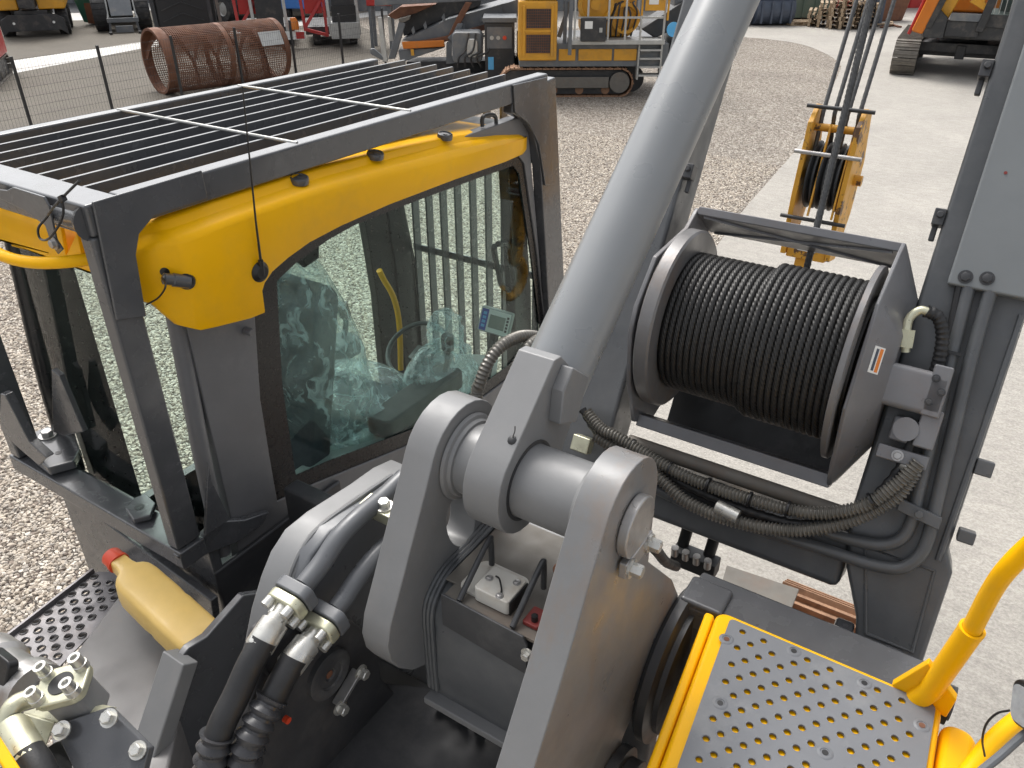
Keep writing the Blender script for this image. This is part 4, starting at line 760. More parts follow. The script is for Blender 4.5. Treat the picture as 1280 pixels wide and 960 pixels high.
for t, n in ((0.28, 0.06), (-0.29, 0.10)): obj('block_tube', M().cyl(hp_(-0.12, t, n), hp_(0.12, t, n), 0.022, 14), MT['yellow_worn'], HB)
obj('cross_head', M().obox(hp_(0, -0.40, 0.03), (0.112, 0, 0), HD*0.055, HN*0.05), MT['yellow_worn'], HB, 0.008)
obj('maker_plate', M().rrect(hp_(0.0, -0.385, 0.081), (0.06, 0, 0), HD*0.022, HN*0.003, 0.015), MT['label'], HB)
for k in range(6): obj('plate_print', M().obox(hp_(-0.042+0.017*k, -0.385, 0.0855), (0.0055, 0, 0), HD*0.010, HN*0.0006), MT['maroon'], HB)
obj('hook_shank', M().beam(hp_(-0.02, -0.44, 0), hp_(-0.02, -0.85, 0), 0.08, 0.10, YA), MT['yellow_worn'], HB, 0.01)
hk2 = [hp_(-0.02, -0.85, 0)]+[hp_(-0.02, -1.02+0.14*math.cos(a), 0.14*math.sin(a)) for a in [math.radians(-i*25) for i in range(0, 11)]]
obj('hook', M().sweep(catmull(hk2, 4), lambda t, L: 0.05-0.025*t, 12), MT['yellow_worn'], HB)
RD = bp(0, 1, 0)-bp(0, 0, 0)
for x in (-0.092, -0.030, 0.040, 0.100):
    p0 = hp_(x, 0.02, -0.03+0.165*(-1 if x in (-0.030, 0.100) else 1)*0.5); p1 = hp_(x, 0.36, 0.06)
    obj('fall_rope', M().sweep(resample([p0, p1, p1+RD*2.2], 0.009)+resample([p1+RD*2.25, p1+RD*9.0], 0.1), 0.0125, 18, True, 6, 0.22, 0.3), MT['rope2'], HB, smooth=80)
# ------------------------------------------------------------------ right platform with perforated tread plate
PZ = 2.45; x0, x1, y0, y1 = -0.335, 0.205, 0.45, 1.44
def shear(m):
    m.v = [(x+(1.44-y)*(0.11+(0.035-0.11)*(x+0.335)/0.50), y, z) for x, y, z in m.v]; return m
PF = obj('walk_platform', shear(M().rrect(((x0+x1)/2-0.02, (y0+y1)/2, PZ-0.30), ((x1-x0)/2-0.02, 0, 0), (0, (y1-y0)/2, 0), (0, 0, 0.30), 0.03)), MT['yellow'], CR, 0.012, label='yellow walkway box topped by a perforated grey tread plate', seg=3)
th = math.radians(38); hx = 0.0345; holes = []; cxs = (x0+0.035, x1-0.055); cys = (y0+0.03, y1-0.022)
bolts_at = [(908, 800), (992, 815), (1080, 855), (1152, 908), (900, 880), (1031, 942)]
bpts = [at(u, v, z=PZ+0.006) for u, v in bolts_at]; bun = []
for b in bpts:
    xx = b.x
    for _ in range(4): xx = b.x-(1.44-b.y)*(0.11-0.075*(xx+0.335)/0.50)
    bun.append(Vector((xx, b.y)))
e1 = Vector((math.cos(math.radians(25)), math.sin(math.radians(25)))); pa = (at(960, 870, z=PZ), at(978, 880, z=PZ))
gx, gy = 0.0500, 0.0260
rows_ = int((cys[1]-cys[0])/gy)
for j in range(rows_+1):
    yy = cys[1]-0.012-0.014-j*gy
    for i in range(12):
        xx = cxs[0]+0.036+i*gx+(gx/2 if j % 2 else 0)
        if xx > cxs[1]-0.022 or yy < cys[0]+0.02: continue
        if any((Vector((xx, yy))-b).length < 0.026 for b in bun): continue
        if random.random() < 0.0: continue
        holes.append([(xx+0.0080*math.cos(a), yy+0.0080*math.sin(a)) for a in [k*2*math.pi/14 for k in range(14)]])
ol = []
for sx, sy_, a0 in ((cxs[1], cys[1], 0), (cxs[0], cys[1], 90), (cxs[0], cys[0], 180), (cxs[1], cys[0], 270)):
    for k in range(4):
        a = math.radians(a0+30*k); ol.append((sx+(-0.012 if sx > 0 else 0.012)+0.012*math.cos(a), sy_+(-0.012 if sy_ > 1 else 0.012)+0.012*math.sin(a)))
obj('tread_plate', shear(M().holed(ol, holes, (0, 0, PZ+0.004), XA, YA, 0.005)), MT['tread'], PF, smooth=0)
for h in holes:
    c = Vector((sum(q[0] for q in h)/14, sum(q[1] for q in h)/14, PZ+0.0052))
mm_ = M().lathe([(0.0077, -1.5), (0.0077, 0.4), (0.0086, 1.0), (0.0102, 0.0)], (0, 0, 0), (0, 0, 0.0011), 14); dm = mesh_of(mm_, 'hole_rim'); dm.materials.append(MT['tread']); dm.polygons.foreach_set('use_smooth', [True]*len(dm.polygons))
for h in holes:
    c = Vector((sum(q[0] for q in h)/14, sum(q[1] for q in h)/14, PZ+0.0088)); c.x += (1.44-c.y)*(0.11-0.075*(c.x+0.335)/0.50); o = bpy.data.objects.new('hole_rim', dm); COL.objects.link(o); o.location = c; attach(o, PF)
for k, b in enumerate(bpts):
    obj('plate_screw', M().lathe([(0.017, 0), (0.014, .5), (0.010, .5), (0.009, .15), (0, .15)], Vector((b.x, b.y, PZ+0.0088)), (0, 0, 0.004), 20), MT['tread'], PF)
    obj('screw_socket', M().cyl(Vector((b.x, b.y, PZ+0.0092)), Vector((b.x, b.y, PZ+0.0102)), 0.0065, 12), MT['rust'] if k in (0, 3) else MT['black'], PF)
obj('platform_lip', shear(M().box((x0-0.028, y0, PZ-0.22), (x0-0.003, y1-0.005, PZ-0.018))), MT['yellow'], PF, 0.008)
obj('side_cover', shear(M().rrect((0.205, 0.95, PZ-0.30), (0.035, 0, 0), (0, 0.47, 0), (0, 0, 0.282), 0.03)), MT['yellow'], PF, 0.02, seg=4)
obj('side_deck', M().box((0.25, -0.3, 1.95), (0.80, 0.95, 2.09)), MT['guard'], PF, 0.01)
# deck structure around it
DK = obj('machine_deck', M().box((-0.43, 1.46, 1.85), (0.16, 1.60, 2.40)), MT['guard'], CR, 0.012)
obj('deck_plate', M().box((-0.440, 1.462, 2.15), (-0.33, 1.56, 2.412)), MT['guard'], DK, 0.01)
obj('pivot_disc', M().lathe([(0, 0), (0.205, 0), (0.215, .2), (0.215, .6), (0.20, .7), (0.18, .75), (0.18, 1), (0, 1)], (-0.449, 1.45, 2.19), (0.055, 0, 0), 56), MT['dark'], DK)
obj('pivot_disc', M().lathe([(0, 0), (0.13, 0), (0.13, .3), (0.11, .35), (0.11, .7), (0.09, .75), (0.05, 1), (0, 1)], (-0.449, 1.12, 2.03), (0.085, 0, 0), 40), MT['dark'], DK)
obj('deck_bulkhead', M().box((-1.9, 1.45, 1.2), (-0.46, 1.52, 2.15)), MT['dark'], DK, 0.01)
for x in (-0.10, 0.03): obj('foot_lug', M().prism([Vector((x, a, b)) for a, b in ((1.60, 1.95), (1.86, 1.95), (1.86, 2.16), (1.80, 2.24), (1.70, 2.24), (1.60, 2.30))], (0.05, 0, 0)), MT['guard'], DK, 0.01)
obj('foot_pin', M().cyl((-0.22, 1.76, 2.14), (0.22, 1.76, 2.14), 0.045, 28), MT['dark'], DK)
obj('foot_pin_boss', M().rrect((-0.20, 1.74, 2.12), (0, 0.06, 0), (0, 0, 0.09), (0.05, 0, 0), 0.04), MT['dark'], DK, 0.01)
obj('edge_rubber', M().cyl((0.13, 1.56, 2.33), (0.19, 1.56, 2.33), 0.045, 24), MT['rubber'], DK)
# valve block with four tubes in front of the deck
vb = at(866, 705, y=1.95)
VB = obj('hose_manifold', M().obox(vb+Vector((0, 0.02, 0)), (0.075, 0, 0), (0, 0.03, 0), (0, 0, 0.03)), MT['mdark'], CR, 0.005)
for dx in (-0.055, 0.035):
    obj('manifold_tube', M().sweep(catmull([vb+Vector((dx, 0.03, 0.0)), vb+Vector((dx+0.005, 0.06, 0.10)), vb+Vector((dx+0.01, 0.07, 0.22))], 5), 0.019, 12), MT['rubber'], VB)
for k in range(4): obj('manifold_screw', M().cyl(vb+Vector((-0.06+0.037*k, -0.012, 0.02)), vb+Vector((-0.06+0.037*k, -0.018, 0.055)), 0.012, 12), MT['steel'], VB)
obj('manifold_fitting', M().lathe([(0.008, 0), (0.014, .2), (0.010, .4), (0.010, .6), (0.014, .6), (0.012, 1), (0, 1)], vb+Vector((0.07, -0.02, -0.04)), Vector((0.10, -0.02, 0.0)), 12), MT['zinc'], VB)
ha = catmull([at(812, 680, y=1.6), at(822, 690, y=1.66), at(832, 702, y=1.75), at(845, 708, y=1.85)], 5)
obj('manifold_hose', M().sweep(ha, 0.016, 12), MT['rubber'], VB); 
# grey catwalk plate and crawler track seen below
obj('track_cover', M().box((-1.05, 2.35, 1.02), (-0.40, 2.75, 1.05)), MT['mgrey'], CR, 0.006)
tb = [at(u, v, z=1.05) for u, v in ((908, 710), (998, 740), (975, 800), (890, 770))]
obj('track_cover', M().prism(tb, (0, 0, 0.02)), MT['alu'], CR, 0.003)
TR = obj('crawler_track', M().box((-0.34, 0.2, 0.14), (0.02, 3.15, 0.90)), MT['mdark'], CR, 0.02, label='rusty crawler track below the deck')
def shoe(c, t_, r_):
    m = M().obox(c, (0.31, 0, 0), t_*0.094, r_*0.012)
    for d in (-0.068, 0.0, 0.068): m.obox(c+t_*d+r_*0.026, (0.31, 0, 0), t_*0.010, r_*0.016)
    return m
for k in range(16): obj('track_shoe', shoe(Vector((-0.16, -0.15+k*0.203, 0.935)), YA, ZA), MT['trackrust'], TR, 0.002)
for k in range(7):
    a = math.radians(84-k*28); c = Vector((-0.16, 3.10, 0.50)); r_ = Vector((0, math.cos(a), math.sin(a))); t_ = Vector((0, -math.sin(a), math.cos(a)))
    obj('track_shoe', shoe(c+r_*0.435, t_, r_), MT['trackrust'], TR, 0.002)
for k in range(14): obj('track_shoe', shoe(Vector((-0.16, 2.95-k*0.203, 0.065)), YA, -ZA), MT['trackrust'], TR, 0.002)
# ---- hand rails and work lamp at the platform corner
h0 = at(1163, 862, y=1.42); h1 = at(1214, 788, y=1.40); h2 = at(1240, 738, y=1.385); h3 = at(1262, 708, y=1.37); h4 = at(1300, 672, y=1.36); h5 = at(1420, 570, y=1.3)
RL = obj('hand_rail', M().sweep([h0-Vector((0.02, 0, 0.05)), h0, h1], 0.0235, 18), MT['yellow'], CR, label='yellow tubular hand rail rising from the platform corner')
obj('rail_tube', M().sweep(catmull([h0.lerp(h1, 0.9), h1, h2, h3, h4, h5, h5+Vector((0.10, -0.12, 0.02)), Vector((0.72, 0.55, h5.z)), Vector((0.72, 0.15, h5.z-0.05)), Vector((0.72, 0.05, 2.6)), Vector((0.72, 0.05, 2.08))], 6), 0.018, 16), MT['yellow'], RL)
obj('rail_socket_rim', M().lathe([(0.019, 0), (0.0245, 0), (0.0245, 1), (0.019, 1)], h1-(h1-h0).normalized()*0.004, (h1-h0).normalized()*0.010, 20), MT['yellow'], RL)
obj('rail_foot', M().prism([h0+Vector((-0.07, 0.0, -0.035)), h0+Vector((0.045, 0, -0.06)), h0+Vector((0.05, 0, 0.0)), h0.lerp(h1, 0.35)+Vector((-0.03, 0, 0))], (0, 0.02, 0)), MT['yellow'], RL, 0.003)
l0 = at(1215, 960, s=1.55); l1 = at(1250, 918, s=1.60); l2 = at(1300, 880, s=1.66); l3 = at(1420, 800, s=1.8)
obj('rail_tube', M().sweep(catmull([at(1195, 990, s=1.52), l0, l1, l2, l3, Vector((0.72, 0.75, l3.z-0.02)), Vector((0.72, 0.08, l3.z-0.02))], 6), 0.018, 16), MT['yellow'], RL)
lc = at(1287, 888, s=1.42); lz = (Vector((0, 0, CAMH))-lc).normalized(); lx = Vector((0.93, 0.3, -0.1)); lx = (lx-lz*lx.dot(lz)).normalized(); ly = lz.cross(lx)
lzt = (lz*0.55+ly*-0.2-lx*0.75).normalized(); lxx = (lx-lzt*lx.dot(lzt)).normalized(); lyy = lzt.cross(lxx)
LP = obj('work_lamp', M().rrect(lc, lxx*0.05, lyy*0.042, -lzt*0.045, 0.02), MT['black'], CR, 0.005, label='black work lamp beside the hand rail')
obj('lamp_lens', M().rrect(lc+lzt*0.0008, lxx*0.042, lyy*0.034, lzt*0.003, 0.014), MT['lamp'], LP)
obj('lamp_arm', M().sweep(catmull([at(1225, 965, s=1.45), at(1250, 945, s=1.45), at(1285, 915, s=1.45), at(1330, 890, s=1.45)], 5), 0.008, 10), MT['mgrey'], LP)
obj('lamp_cable', M().sweep(catmull([at(1262, 888, s=1.44), at(1246, 892, s=1.46), at(1233, 905, s=1.48), at(1228, 925, s=1.5), at(1231, 945, s=1.52)], 6), 0.0022, 6), MT['black'], LP)
# ------------------------------------------------------------------ left side frame with pipes and hoses
lf = [(490, 575), (468, 585), (440, 605), (385, 640), (358, 662), (340, 690), (328, 720), (316, 760), (306, 810), (296, 870), (286, 960), (280, 1060), (420, 1060), (560, 900), (560, 620), (512, 585)]
lfp = [at(u, v, x=-1.17) for u, v in lf]
LFm = obj('side_frame', M().prism([Vector((-1.175, q.y, q.z)) for q in lfp], (0.075, 0, 0)), MT['grey'], CR, 0.004, label='dark grey curved frame plate between cab and cylinder bracket')
bxp = [at(u, v, x=-1.06) for u, v in ((500, 606), (452, 636), (412, 664), (388, 694), (376, 730), (384, 760), (450, 810), (540, 860), (560, 640))]
obj('frame_box', M().prism([Vector((-1.101, q.y, q.z)) for q in bxp], (0.045, 0, 0)), MT['pipe'], LFm, 0.012, seg=3)
for k in range(3): obj('weld_bead', seam([at(u+3*k, v+5*k, x=-1.093+0.006*k) for u, v in ((490, 594), (440, 628), (398, 660), (374, 692), (360, 730), (352, 770))], 0.006), MT['grey'], LFm)
# lower dark casting with pin disc and lock bar
low = [at(u, v, x=-1.02) for u, v in ((300, 1000), (318, 880), (345, 800), (395, 770), (440, 775), (475, 800), (480, 850), (520, 890), (560, 1000))]
obj('lower_casting', M().prism([Vector((-1.10, q.y, q.z)) for q in low], (0.075, 0, 0)), MT['matte'], LFm, 0.01)
pd = at(410, 842, x=-1.02)
obj('pin_disc', M().lathe([(0, 0), (0.062, 0), (0.062, .5), (0.055, .6), (0.035, .6), (0.033, .45), (0.016, .45), (0.014, .3), (0, .3)], pd+Vector((-0.006, 0, 0)), Vector((0.03, 0, 0)), 40), MT['dark'], LFm)
obj('pin_rust', M().cyl(pd+Vector((0.004, 0, 0)), pd+Vector((0.005, 0, 0)), 0.010, 12), MT['rust'], LFm)
lb0 = at(421, 882, x=-1.0); lb1 = at(447, 838, x=-1.0)
obj('lock_bar', M().beam(lb0, lb1, 0.012, 0.028, XA), MT['steel'], LFm, 0.003)
for q in (lb0, lb1): obj('lock_bolt', M().bolt(q+Vector((0.008, 0, 0)), XA, 0.013, 0.018), MT['zinc'], LFm)
q = at(356, 898, x=-1.015); obj('red_plug', M().cyl(q, q+Vector((0.012, 0, 0)), 0.008, 12), MT['red'], LFm)
for k in range(4): obj('hose_ring', M().lathe([(0.085-0.004*k, 0), (0.09-0.004*k, .5), (0.085-0.004*k, 1)], at(360, 800, x=-1.06+0.012*k), Vector((0.012, 0, 0)), 40), MT['rubber'], LFm)
# deck floor below the bracket
dk = [at(u, v, z=2.12) for u, v in ((300, 1010), (330, 940), (470, 850), (560, 860), (660, 920), (700, 1010))]
obj('deck_floor', M().prism(dk, (0, 0, -0.03)), MT['matte'], LFm, 0.012)
obj('deck_floor', M().box((-1.9, 0.2, 1.70), (-0.5, 1.46, 1.74)), MT['matte'], LFm)
for k in range(7):
    p = at(548+13*k, 880+5*k+random.uniform(-8, 8), z=2.13); obj('hose_fitting', M().lathe([(0.010, 0), (0.016, .1), (0.016, .4), (0.011, .5), (0.011, 1), (0, 1)], p, Vector((random.uniform(-.03, .03), random.uniform(-.02, .03), 0.05)), 8), MT['zinc_y'] if k % 2 else MT['mdark'], LFm)
# two steel pipes, flanges, hoses
for nm, xx, pp, fl, fit, hose, slv in (('a', -1.035, [(505, 596), (478, 622), (450, 645), (425, 670), (402, 704), (380, 732)], (372, 740), (322, 812), [(330, 800), (312, 832), (296, 868), (280, 900), (270, 925)], [(272, 918), (266, 940), (262, 965), (262, 1000)]),
                                       ('b', -0.985, [(520, 652), (495, 672), (470, 695), (448, 722), (432, 746), (420, 762)], (412, 770), (360, 835), [(368, 822), (350, 855), (338, 880)], [(340, 872), (324, 902), (312, 930), (304, 965), (300, 1000)])):
    P_ = catmull([at(u, v, x=xx) for u, v in pp], 6)
    PI_ = obj('hydraulic_pipe', M().sweep(P_, 0.0215, 18), MT['pipe'], CR, label='grey painted steel hydraulic pipe with flange and rubber hose')
    f0 = at(*fl, x=xx); d = (f0-P_[-6]).normalized(); e = d.cross(XA).normalized()
    obj('pipe_flange', M().rrect(f0-d*0.012, XA*0.045, e*0.032, d*0.028, 0.018), MT['pipe'], PI_, 0.004)
    obj('flange_half', M().rrect(f0+d*0.018, XA*0.044, e*0.030, d*0.024, 0.022), MT['zinc_y'], PI_, 0.005)
    for sx in (-1, 1):
        for se in (-1, 1): obj('flange_bolt', M().cyl(f0+d*0.042+XA*(0.027*sx)+e*(0.019*se), f0+d*0.062+XA*(0.027*sx)+e*(0.019*se), 0.011, 14), MT['zinc'], PI_)
    f1 = at(*fit, x=xx+0.01); 
    obj('hose_ferrule', M().lathe([(0.018, 0), (0.018, .22), (0.022, .22), (0.022, .34), (0.029, .36), (0.030, 0.95), (0.027, 1), (0, 1)], f0+d*0.04, f1-f0-d*0.04, 24), MT['zinc'], PI_)
    obj('rubber_hose', M().sweep(catmull([at(u, v, x=xx+0.012) for u, v in hose], 6), 0.0275, 18), MT['rubber'], PI_)
    obj('ribbed_sleeve', coil([at(u, v, x=xx+0.012) for u, v in slv], 0.0350, 0.026, 0.24, 10, 20), MT['sleeve'], PI_)
pc = at(482, 640, x=-1.01); d = (at(500, 600, x=-1.035)-at(440, 655, x=-1.035)).normalized(); e = d.cross(XA).normalized()
PC = obj('pipe_saddle', M().obox(pc+e*-0.0, XA*0.06, d*0.022, e*0.016), MT['zinc_y'], CR, 0.003); 
eo = e if e.dot(Vector((0, 0, CAMH))-pc) > 0 else -e
obj('saddle_bolt', M().bolt(pc+eo*0.016, eo, 0.014, 0.016), MT['zinc'], PC)
# ------------------------------------------------------------------ rear left: step, tank top, wedge plate, bottle, valve
stp = [at(u, v, z=1.62) for u, v in ((2, 806), (118, 716), (140, 716), (165, 742), (52, 858), (14, 842))]
c0 = stp[0]; U = (stp[1]-stp[0]).normalized(); V = ZA.cross(U).normalized()*-1; V = U.cross(ZA) if U.cross(ZA).dot(stp[4]-stp[0]) > 0 else -U.cross(ZA)
ol = [((q-c0).dot(U), (q-c0).dot(V)) for q in stp]
if sum(ol[i][0]*ol[(i+1) % 6][1]-ol[(i+1) % 6][0]*ol[i][1] for i in range(6)) < 0: ol.reverse()
Lu = max(q[0] for q in ol); hl = []
def ins(q, r):
    c = False; j = len(r)-1
    for i in range(len(r)):
        if (r[i][1] > q[1]) != (r[j][1] > q[1]) and q[0] < (r[j][0]-r[i][0])*(q[1]-r[i][1])/(r[j][1]-r[i][1])+r[i][0]: c = not c
        j = i
    return c
for i in range(14):
    for j in range(8):
        a = 0.02+i*0.052+(0.026 if j % 2 else 0); b = 0.025+j*0.042
        if all(ins((a+0.026*math.cos(t), b+0.02*math.sin(t)), ol) for t in (0, 1.57, 3.14, 4.71)): hl.append([(a+0.0135*math.cos(t), b+0.010*math.sin(t)) for t in [k*2*math.pi/12 for k in range(12)]])
ST = obj('access_step', M().holed(ol, hl, c0, U, V, 0.006 if U.cross(V).z > 0 else -0.006), MT['step'], CR, smooth=0, label='perforated anti-slip step plate beside the cab base', recalc=True)
mm_ = M().lathe([(0.0125, 0), (0.0165, 0), (0.014, 0.7), (0.0125, 1.0)], (0, 0, 0), (0, 0, 0.006), 12, ref=U); dm = mesh_of(mm_, 'hole_rim'); dm.materials.append(MT['steel']); dm.polygons.foreach_set('use_smooth', [True]*len(dm.polygons))
for h in hl:
    a = sum(q[0] for q in h)/12; b = sum(q[1] for q in h)/12; o = bpy.data.objects.new('hole_rim', dm); COL.objects.link(o); o.location = c0+U*a+V*b+ZA*0.0062; attach(o, ST)
obj('step_bracket', M().box((-2.60, 0.80, 1.54), (-2.50, 1.16, 1.60)), MT['guard'], ST, 0.006)
obj('step_bracket', M().box((-2.40, 0.90, 1.54), (-2.30, 1.16, 1.60)), MT['guard'], ST, 0.006)
obj('step_edge', M().beam(stp[0], stp[1], 0.012, 0.05), MT['step'], ST, 0.002)
# cab base below the guard: body side, sill and tank
m = M().prism([Vector((-2.86, 1.14, 1.30)), Vector((-1.93, 1.14, 1.30)), Vector((-1.93, 1.14, 2.085)), Vector((-2.86, 1.14, 2.085))], (0, 0.04, 0)); obj('cab_base', m, gp, CR, 0.01)
obj('cab_base_side', M().box((-1.948, 1.14, 1.30), (-1.925, 1.75, 1.98)), MT['dark'], CR, 0.01)
obj('sill_rail', M().beam(at(122, 650, y=1.10), at(270, 760, y=1.10), 0.03, 0.10), gp, CR, 0.006)
tk = [at(u, v, z=2.03) for u, v in ((58, 862), (150, 742), (262, 800), (240, 830), (205, 985), (70, 985))]
TK = obj('tank_cover', M().prism(tk, (0, 0, -0.30)), MT['tank'], CR, 0.01, label='grey sheet metal tank cover beside the step')
wd = [at(u, v, x=-1.50) for u, v in ((226, 830), (240, 812), (262, 798), (308, 746), (334, 742), (350, 1010), (176, 1010))]
WD = obj('deck_wall', M().prism([Vector((-1.535, q.y, q.z)) for q in wd], (0.025, 0, 0)), MT['guard'], CR, 0.005, label='dark grey upright deck plate with angled top')
obj('wall_lip', M().beam(at(226, 820, x=-1.51), at(168, 1000, x=-1.51), 0.05, 0.085, XA), MT['grey'], WD, 0.005)
q = at(174, 905, y=0.68); obj('wall_bolt', M().bolt(q, (0, -1, 0), 0.016, 0.016), MT['zinc'], WD)
# amber bottle with red cap, lying wedged against the cab base
b0 = at(143, 703, s=2.42); b2 = at(268, 818, s=2.22); bd = (b2-b0).normalized(); bs = bd.cross(Vector((0, 0, 1))).normalized(); bu = bs.cross(bd)
BT = thing('fluid_bottle', 'amber plastic fluid bottle with red cap lying beside the cab base', 'bottle', tuple(b2-Vector((0, 0, 0.06))))
Lb = (b2-b0).length
def brow(t, w, h, off=0.0):
    c = b0+bd*(Lb*t)+bu*off; return [c+bs*(w*math.copysign(abs(math.cos(a))**0.32, math.cos(a)))+bu*(h*math.copysign(abs(math.sin(a))**0.32, math.sin(a))) for a in [k*2*math.pi/28 for k in range(28)]]
rows3 = [brow(t, w, h, o) for t, w, h, o in ((0.06, 0.024, 0.024, 0.02), (0.13, 0.025, 0.025, 0.02), (0.17, 0.030, 0.028, 0.018), (0.19, 0.046, 0.038, 0.008), (0.215, 0.056, 0.046, 0.0), (0.27, 0.062, 0.05, -0.006), (0.5, 0.064, 0.052, -0.008), (0.56, 0.062, 0.05, -0.008), (0.60, 0.064, 0.052, -0.008), (0.95, 0.064, 0.052, -0.010), (0.99, 0.060, 0.048, -0.010), (1.0, 0.05, 0.04, -0.010))]
obj('bottle_body', M().loft(rows3, True, True), MT['bottle'], BT, smooth=60, recalc=True)
cp0 = b0+bd*(Lb*-0.02)+bu*0.02
obj('bottle_cap', M().lathe([(0, 0), (0.027, 0), (0.030, .1), (0.030, .75), (0.033, .78), (0.033, 1), (0, 1)], cp0-bd*0.005, bd*0.045, 20), MT['red'], BT)
# valve on its plate, with elbow pipe and hoses, lower left corner
SV = 1.50
def sv(u, v, s=SV): return at(u, v, s=s)
zc = MT['zinc_y']; o_ = sv(98, 905); right_ = (sv(140, 893)-sv(60, 912)).normalized(); up_ = (Vector((0, 0, CAMH))-o_).normalized()
VP = obj('valve_plate', M().prism([sv(u, v, s) for u, v, s in ((68, 906, 1.52), (134, 884, 1.52), (186, 935, 1.50), (170, 1000, 1.47), (110, 1000, 1.46), (76, 930, 1.50))], Vector((0, 0.012, -0.01))), MT['guard'], CR, 0.003, label='dark valve mounting plate with zinc fittings')
obj('plate_bracket', M().prism([sv(u, v, s) for u, v, s in ((28, 890, 1.57), (86, 872, 1.60), (143, 884, 1.56), (130, 886, 1.53), (68, 904, 1.53))], Vector((0, 0.006, -0.008))), zc, VP, 0.002)
obj('plate_bracket', M().prism([sv(u, v, s) for u, v, s in ((28, 892, 1.56), (68, 904, 1.525), (54, 940, 1.52))], Vector((-0.006, 0.006, -0.004))), zc, VP, 0.002)
for u, v in ((78, 913), (137, 898), (173, 938)): p = sv(u, v, 1.495); obj('plate_bolt', M().bolt(p, Vector((0.15, -0.5, 0.85)), 0.012, 0.014), MT['zinc'], VP)
vb0 = sv(106, 884, 1.57); vd = Vector((-0.10, -0.22, 0.97)).normalized(); vx = (right_-vd*right_.dot(vd)).normalized(); vy_ = vd.cross(vx)
VBK = obj('valve_body', M().rrect(vb0-vd*0.02, vx*0.035, vy_*0.035, vd*0.085, 0.01), MT['grey'], VP, 0.004)
f0 = vb0+vd*0.066
obj('split_flange', M().rrect(f0, vx*0.050, vy_*0.042, vd*0.020, 0.025), zc, VP, 0.005)
obj('flange_port', M().cyl(f0+vd*0.019, f0+vd*0.022, 0.024, 24), MT['black'], VP)
for a, b in ((-1, -1), (1, -1), (1, 1), (-1, 1)):
    q = f0+vx*(0.034*a)+vy_*(0.027*b); obj('flange_bolt', M().lathe([(0.014, 0), (0.014, .4), (0.0125, .42), (0.0125, 1), (0.007, 1), (0.007, .8), (0, .8)], q+vd*0.018, vd*0.034, 14), MT['zinc'], VP)
ep = catmull([sv(76, 868, 1.54), sv(55, 871, 1.53), sv(34, 874, 1.52), sv(16, 884, 1.50), sv(10, 905, 1.49), sv(18, 925, 1.48)], 6)
obj('elbow_pipe', M().sweep(ep, 0.018, 16), zc, VP)
obj('elbow_nut', M().cyl(sv(66, 868, 1.54), sv(46, 872, 1.53), 0.025, 6), zc, VP)
obj('elbow_nut', M().cyl(sv(80, 868, 1.545), sv(68, 868, 1.54), 0.022, 6), MT['grey'], VP)
obj('hose_ferrule', M().lathe([(0.026, 0), (0.030, .1), (0.032, 1), (0, 1)], sv(14, 905, 1.49), sv(38, 950, 1.45)-sv(14, 905, 1.49), 20), zc, VP)
obj('rubber_hose', M().sweep(catmull([sv(34, 942, 1.455), sv(48, 965, 1.44), sv(60, 1000, 1.42)], 5), 0.031, 16), MT['rubber'], VP)
obj('rubber_hose', M().sweep(catmull([sv(66, 945, 1.56), sv(90, 962, 1.54), sv(125, 990, 1.52)], 5), 0.030, 16), MT['rubber'], VP)
q = sv(99, 953, 1.512); obj('hose_label', M().obox(q, right_*0.014, right_.cross(up_)*0.008, up_*0.001), MT['label'], VP)
# engine bay coupling at the frame's left edge
k0 = sv(10, 845, 1.75); kd = (sv(60, 865, 1.72)-k0).normalized()
CK = obj('pipe_coupling', M().lathe([(0.05, 0), (0.062, .1), (0.062, .35), (0.052, .4), (0.052, .75), (0.064, .8), (0.064, 1.0), (0.03, 1.0)], sv(-20, 820, 1.8), sv(48, 868, 1.68)-sv(-20, 820, 1.8), 28), MT['steel'], CR)
obj('coupling_clip', M().rrect(sv(8, 838, 1.68), (0.04, 0, 0.0), (0, 0.02, 0.035), (0, -0.02, 0.012), 0.015), MT['black'], CK, 0.004)
obj('yellow_edge', M().beam(sv(-8, 925, 1.42), sv(30, 985, 1.38), 0.02, 0.02), MT['yellow'], CR, 0.004)
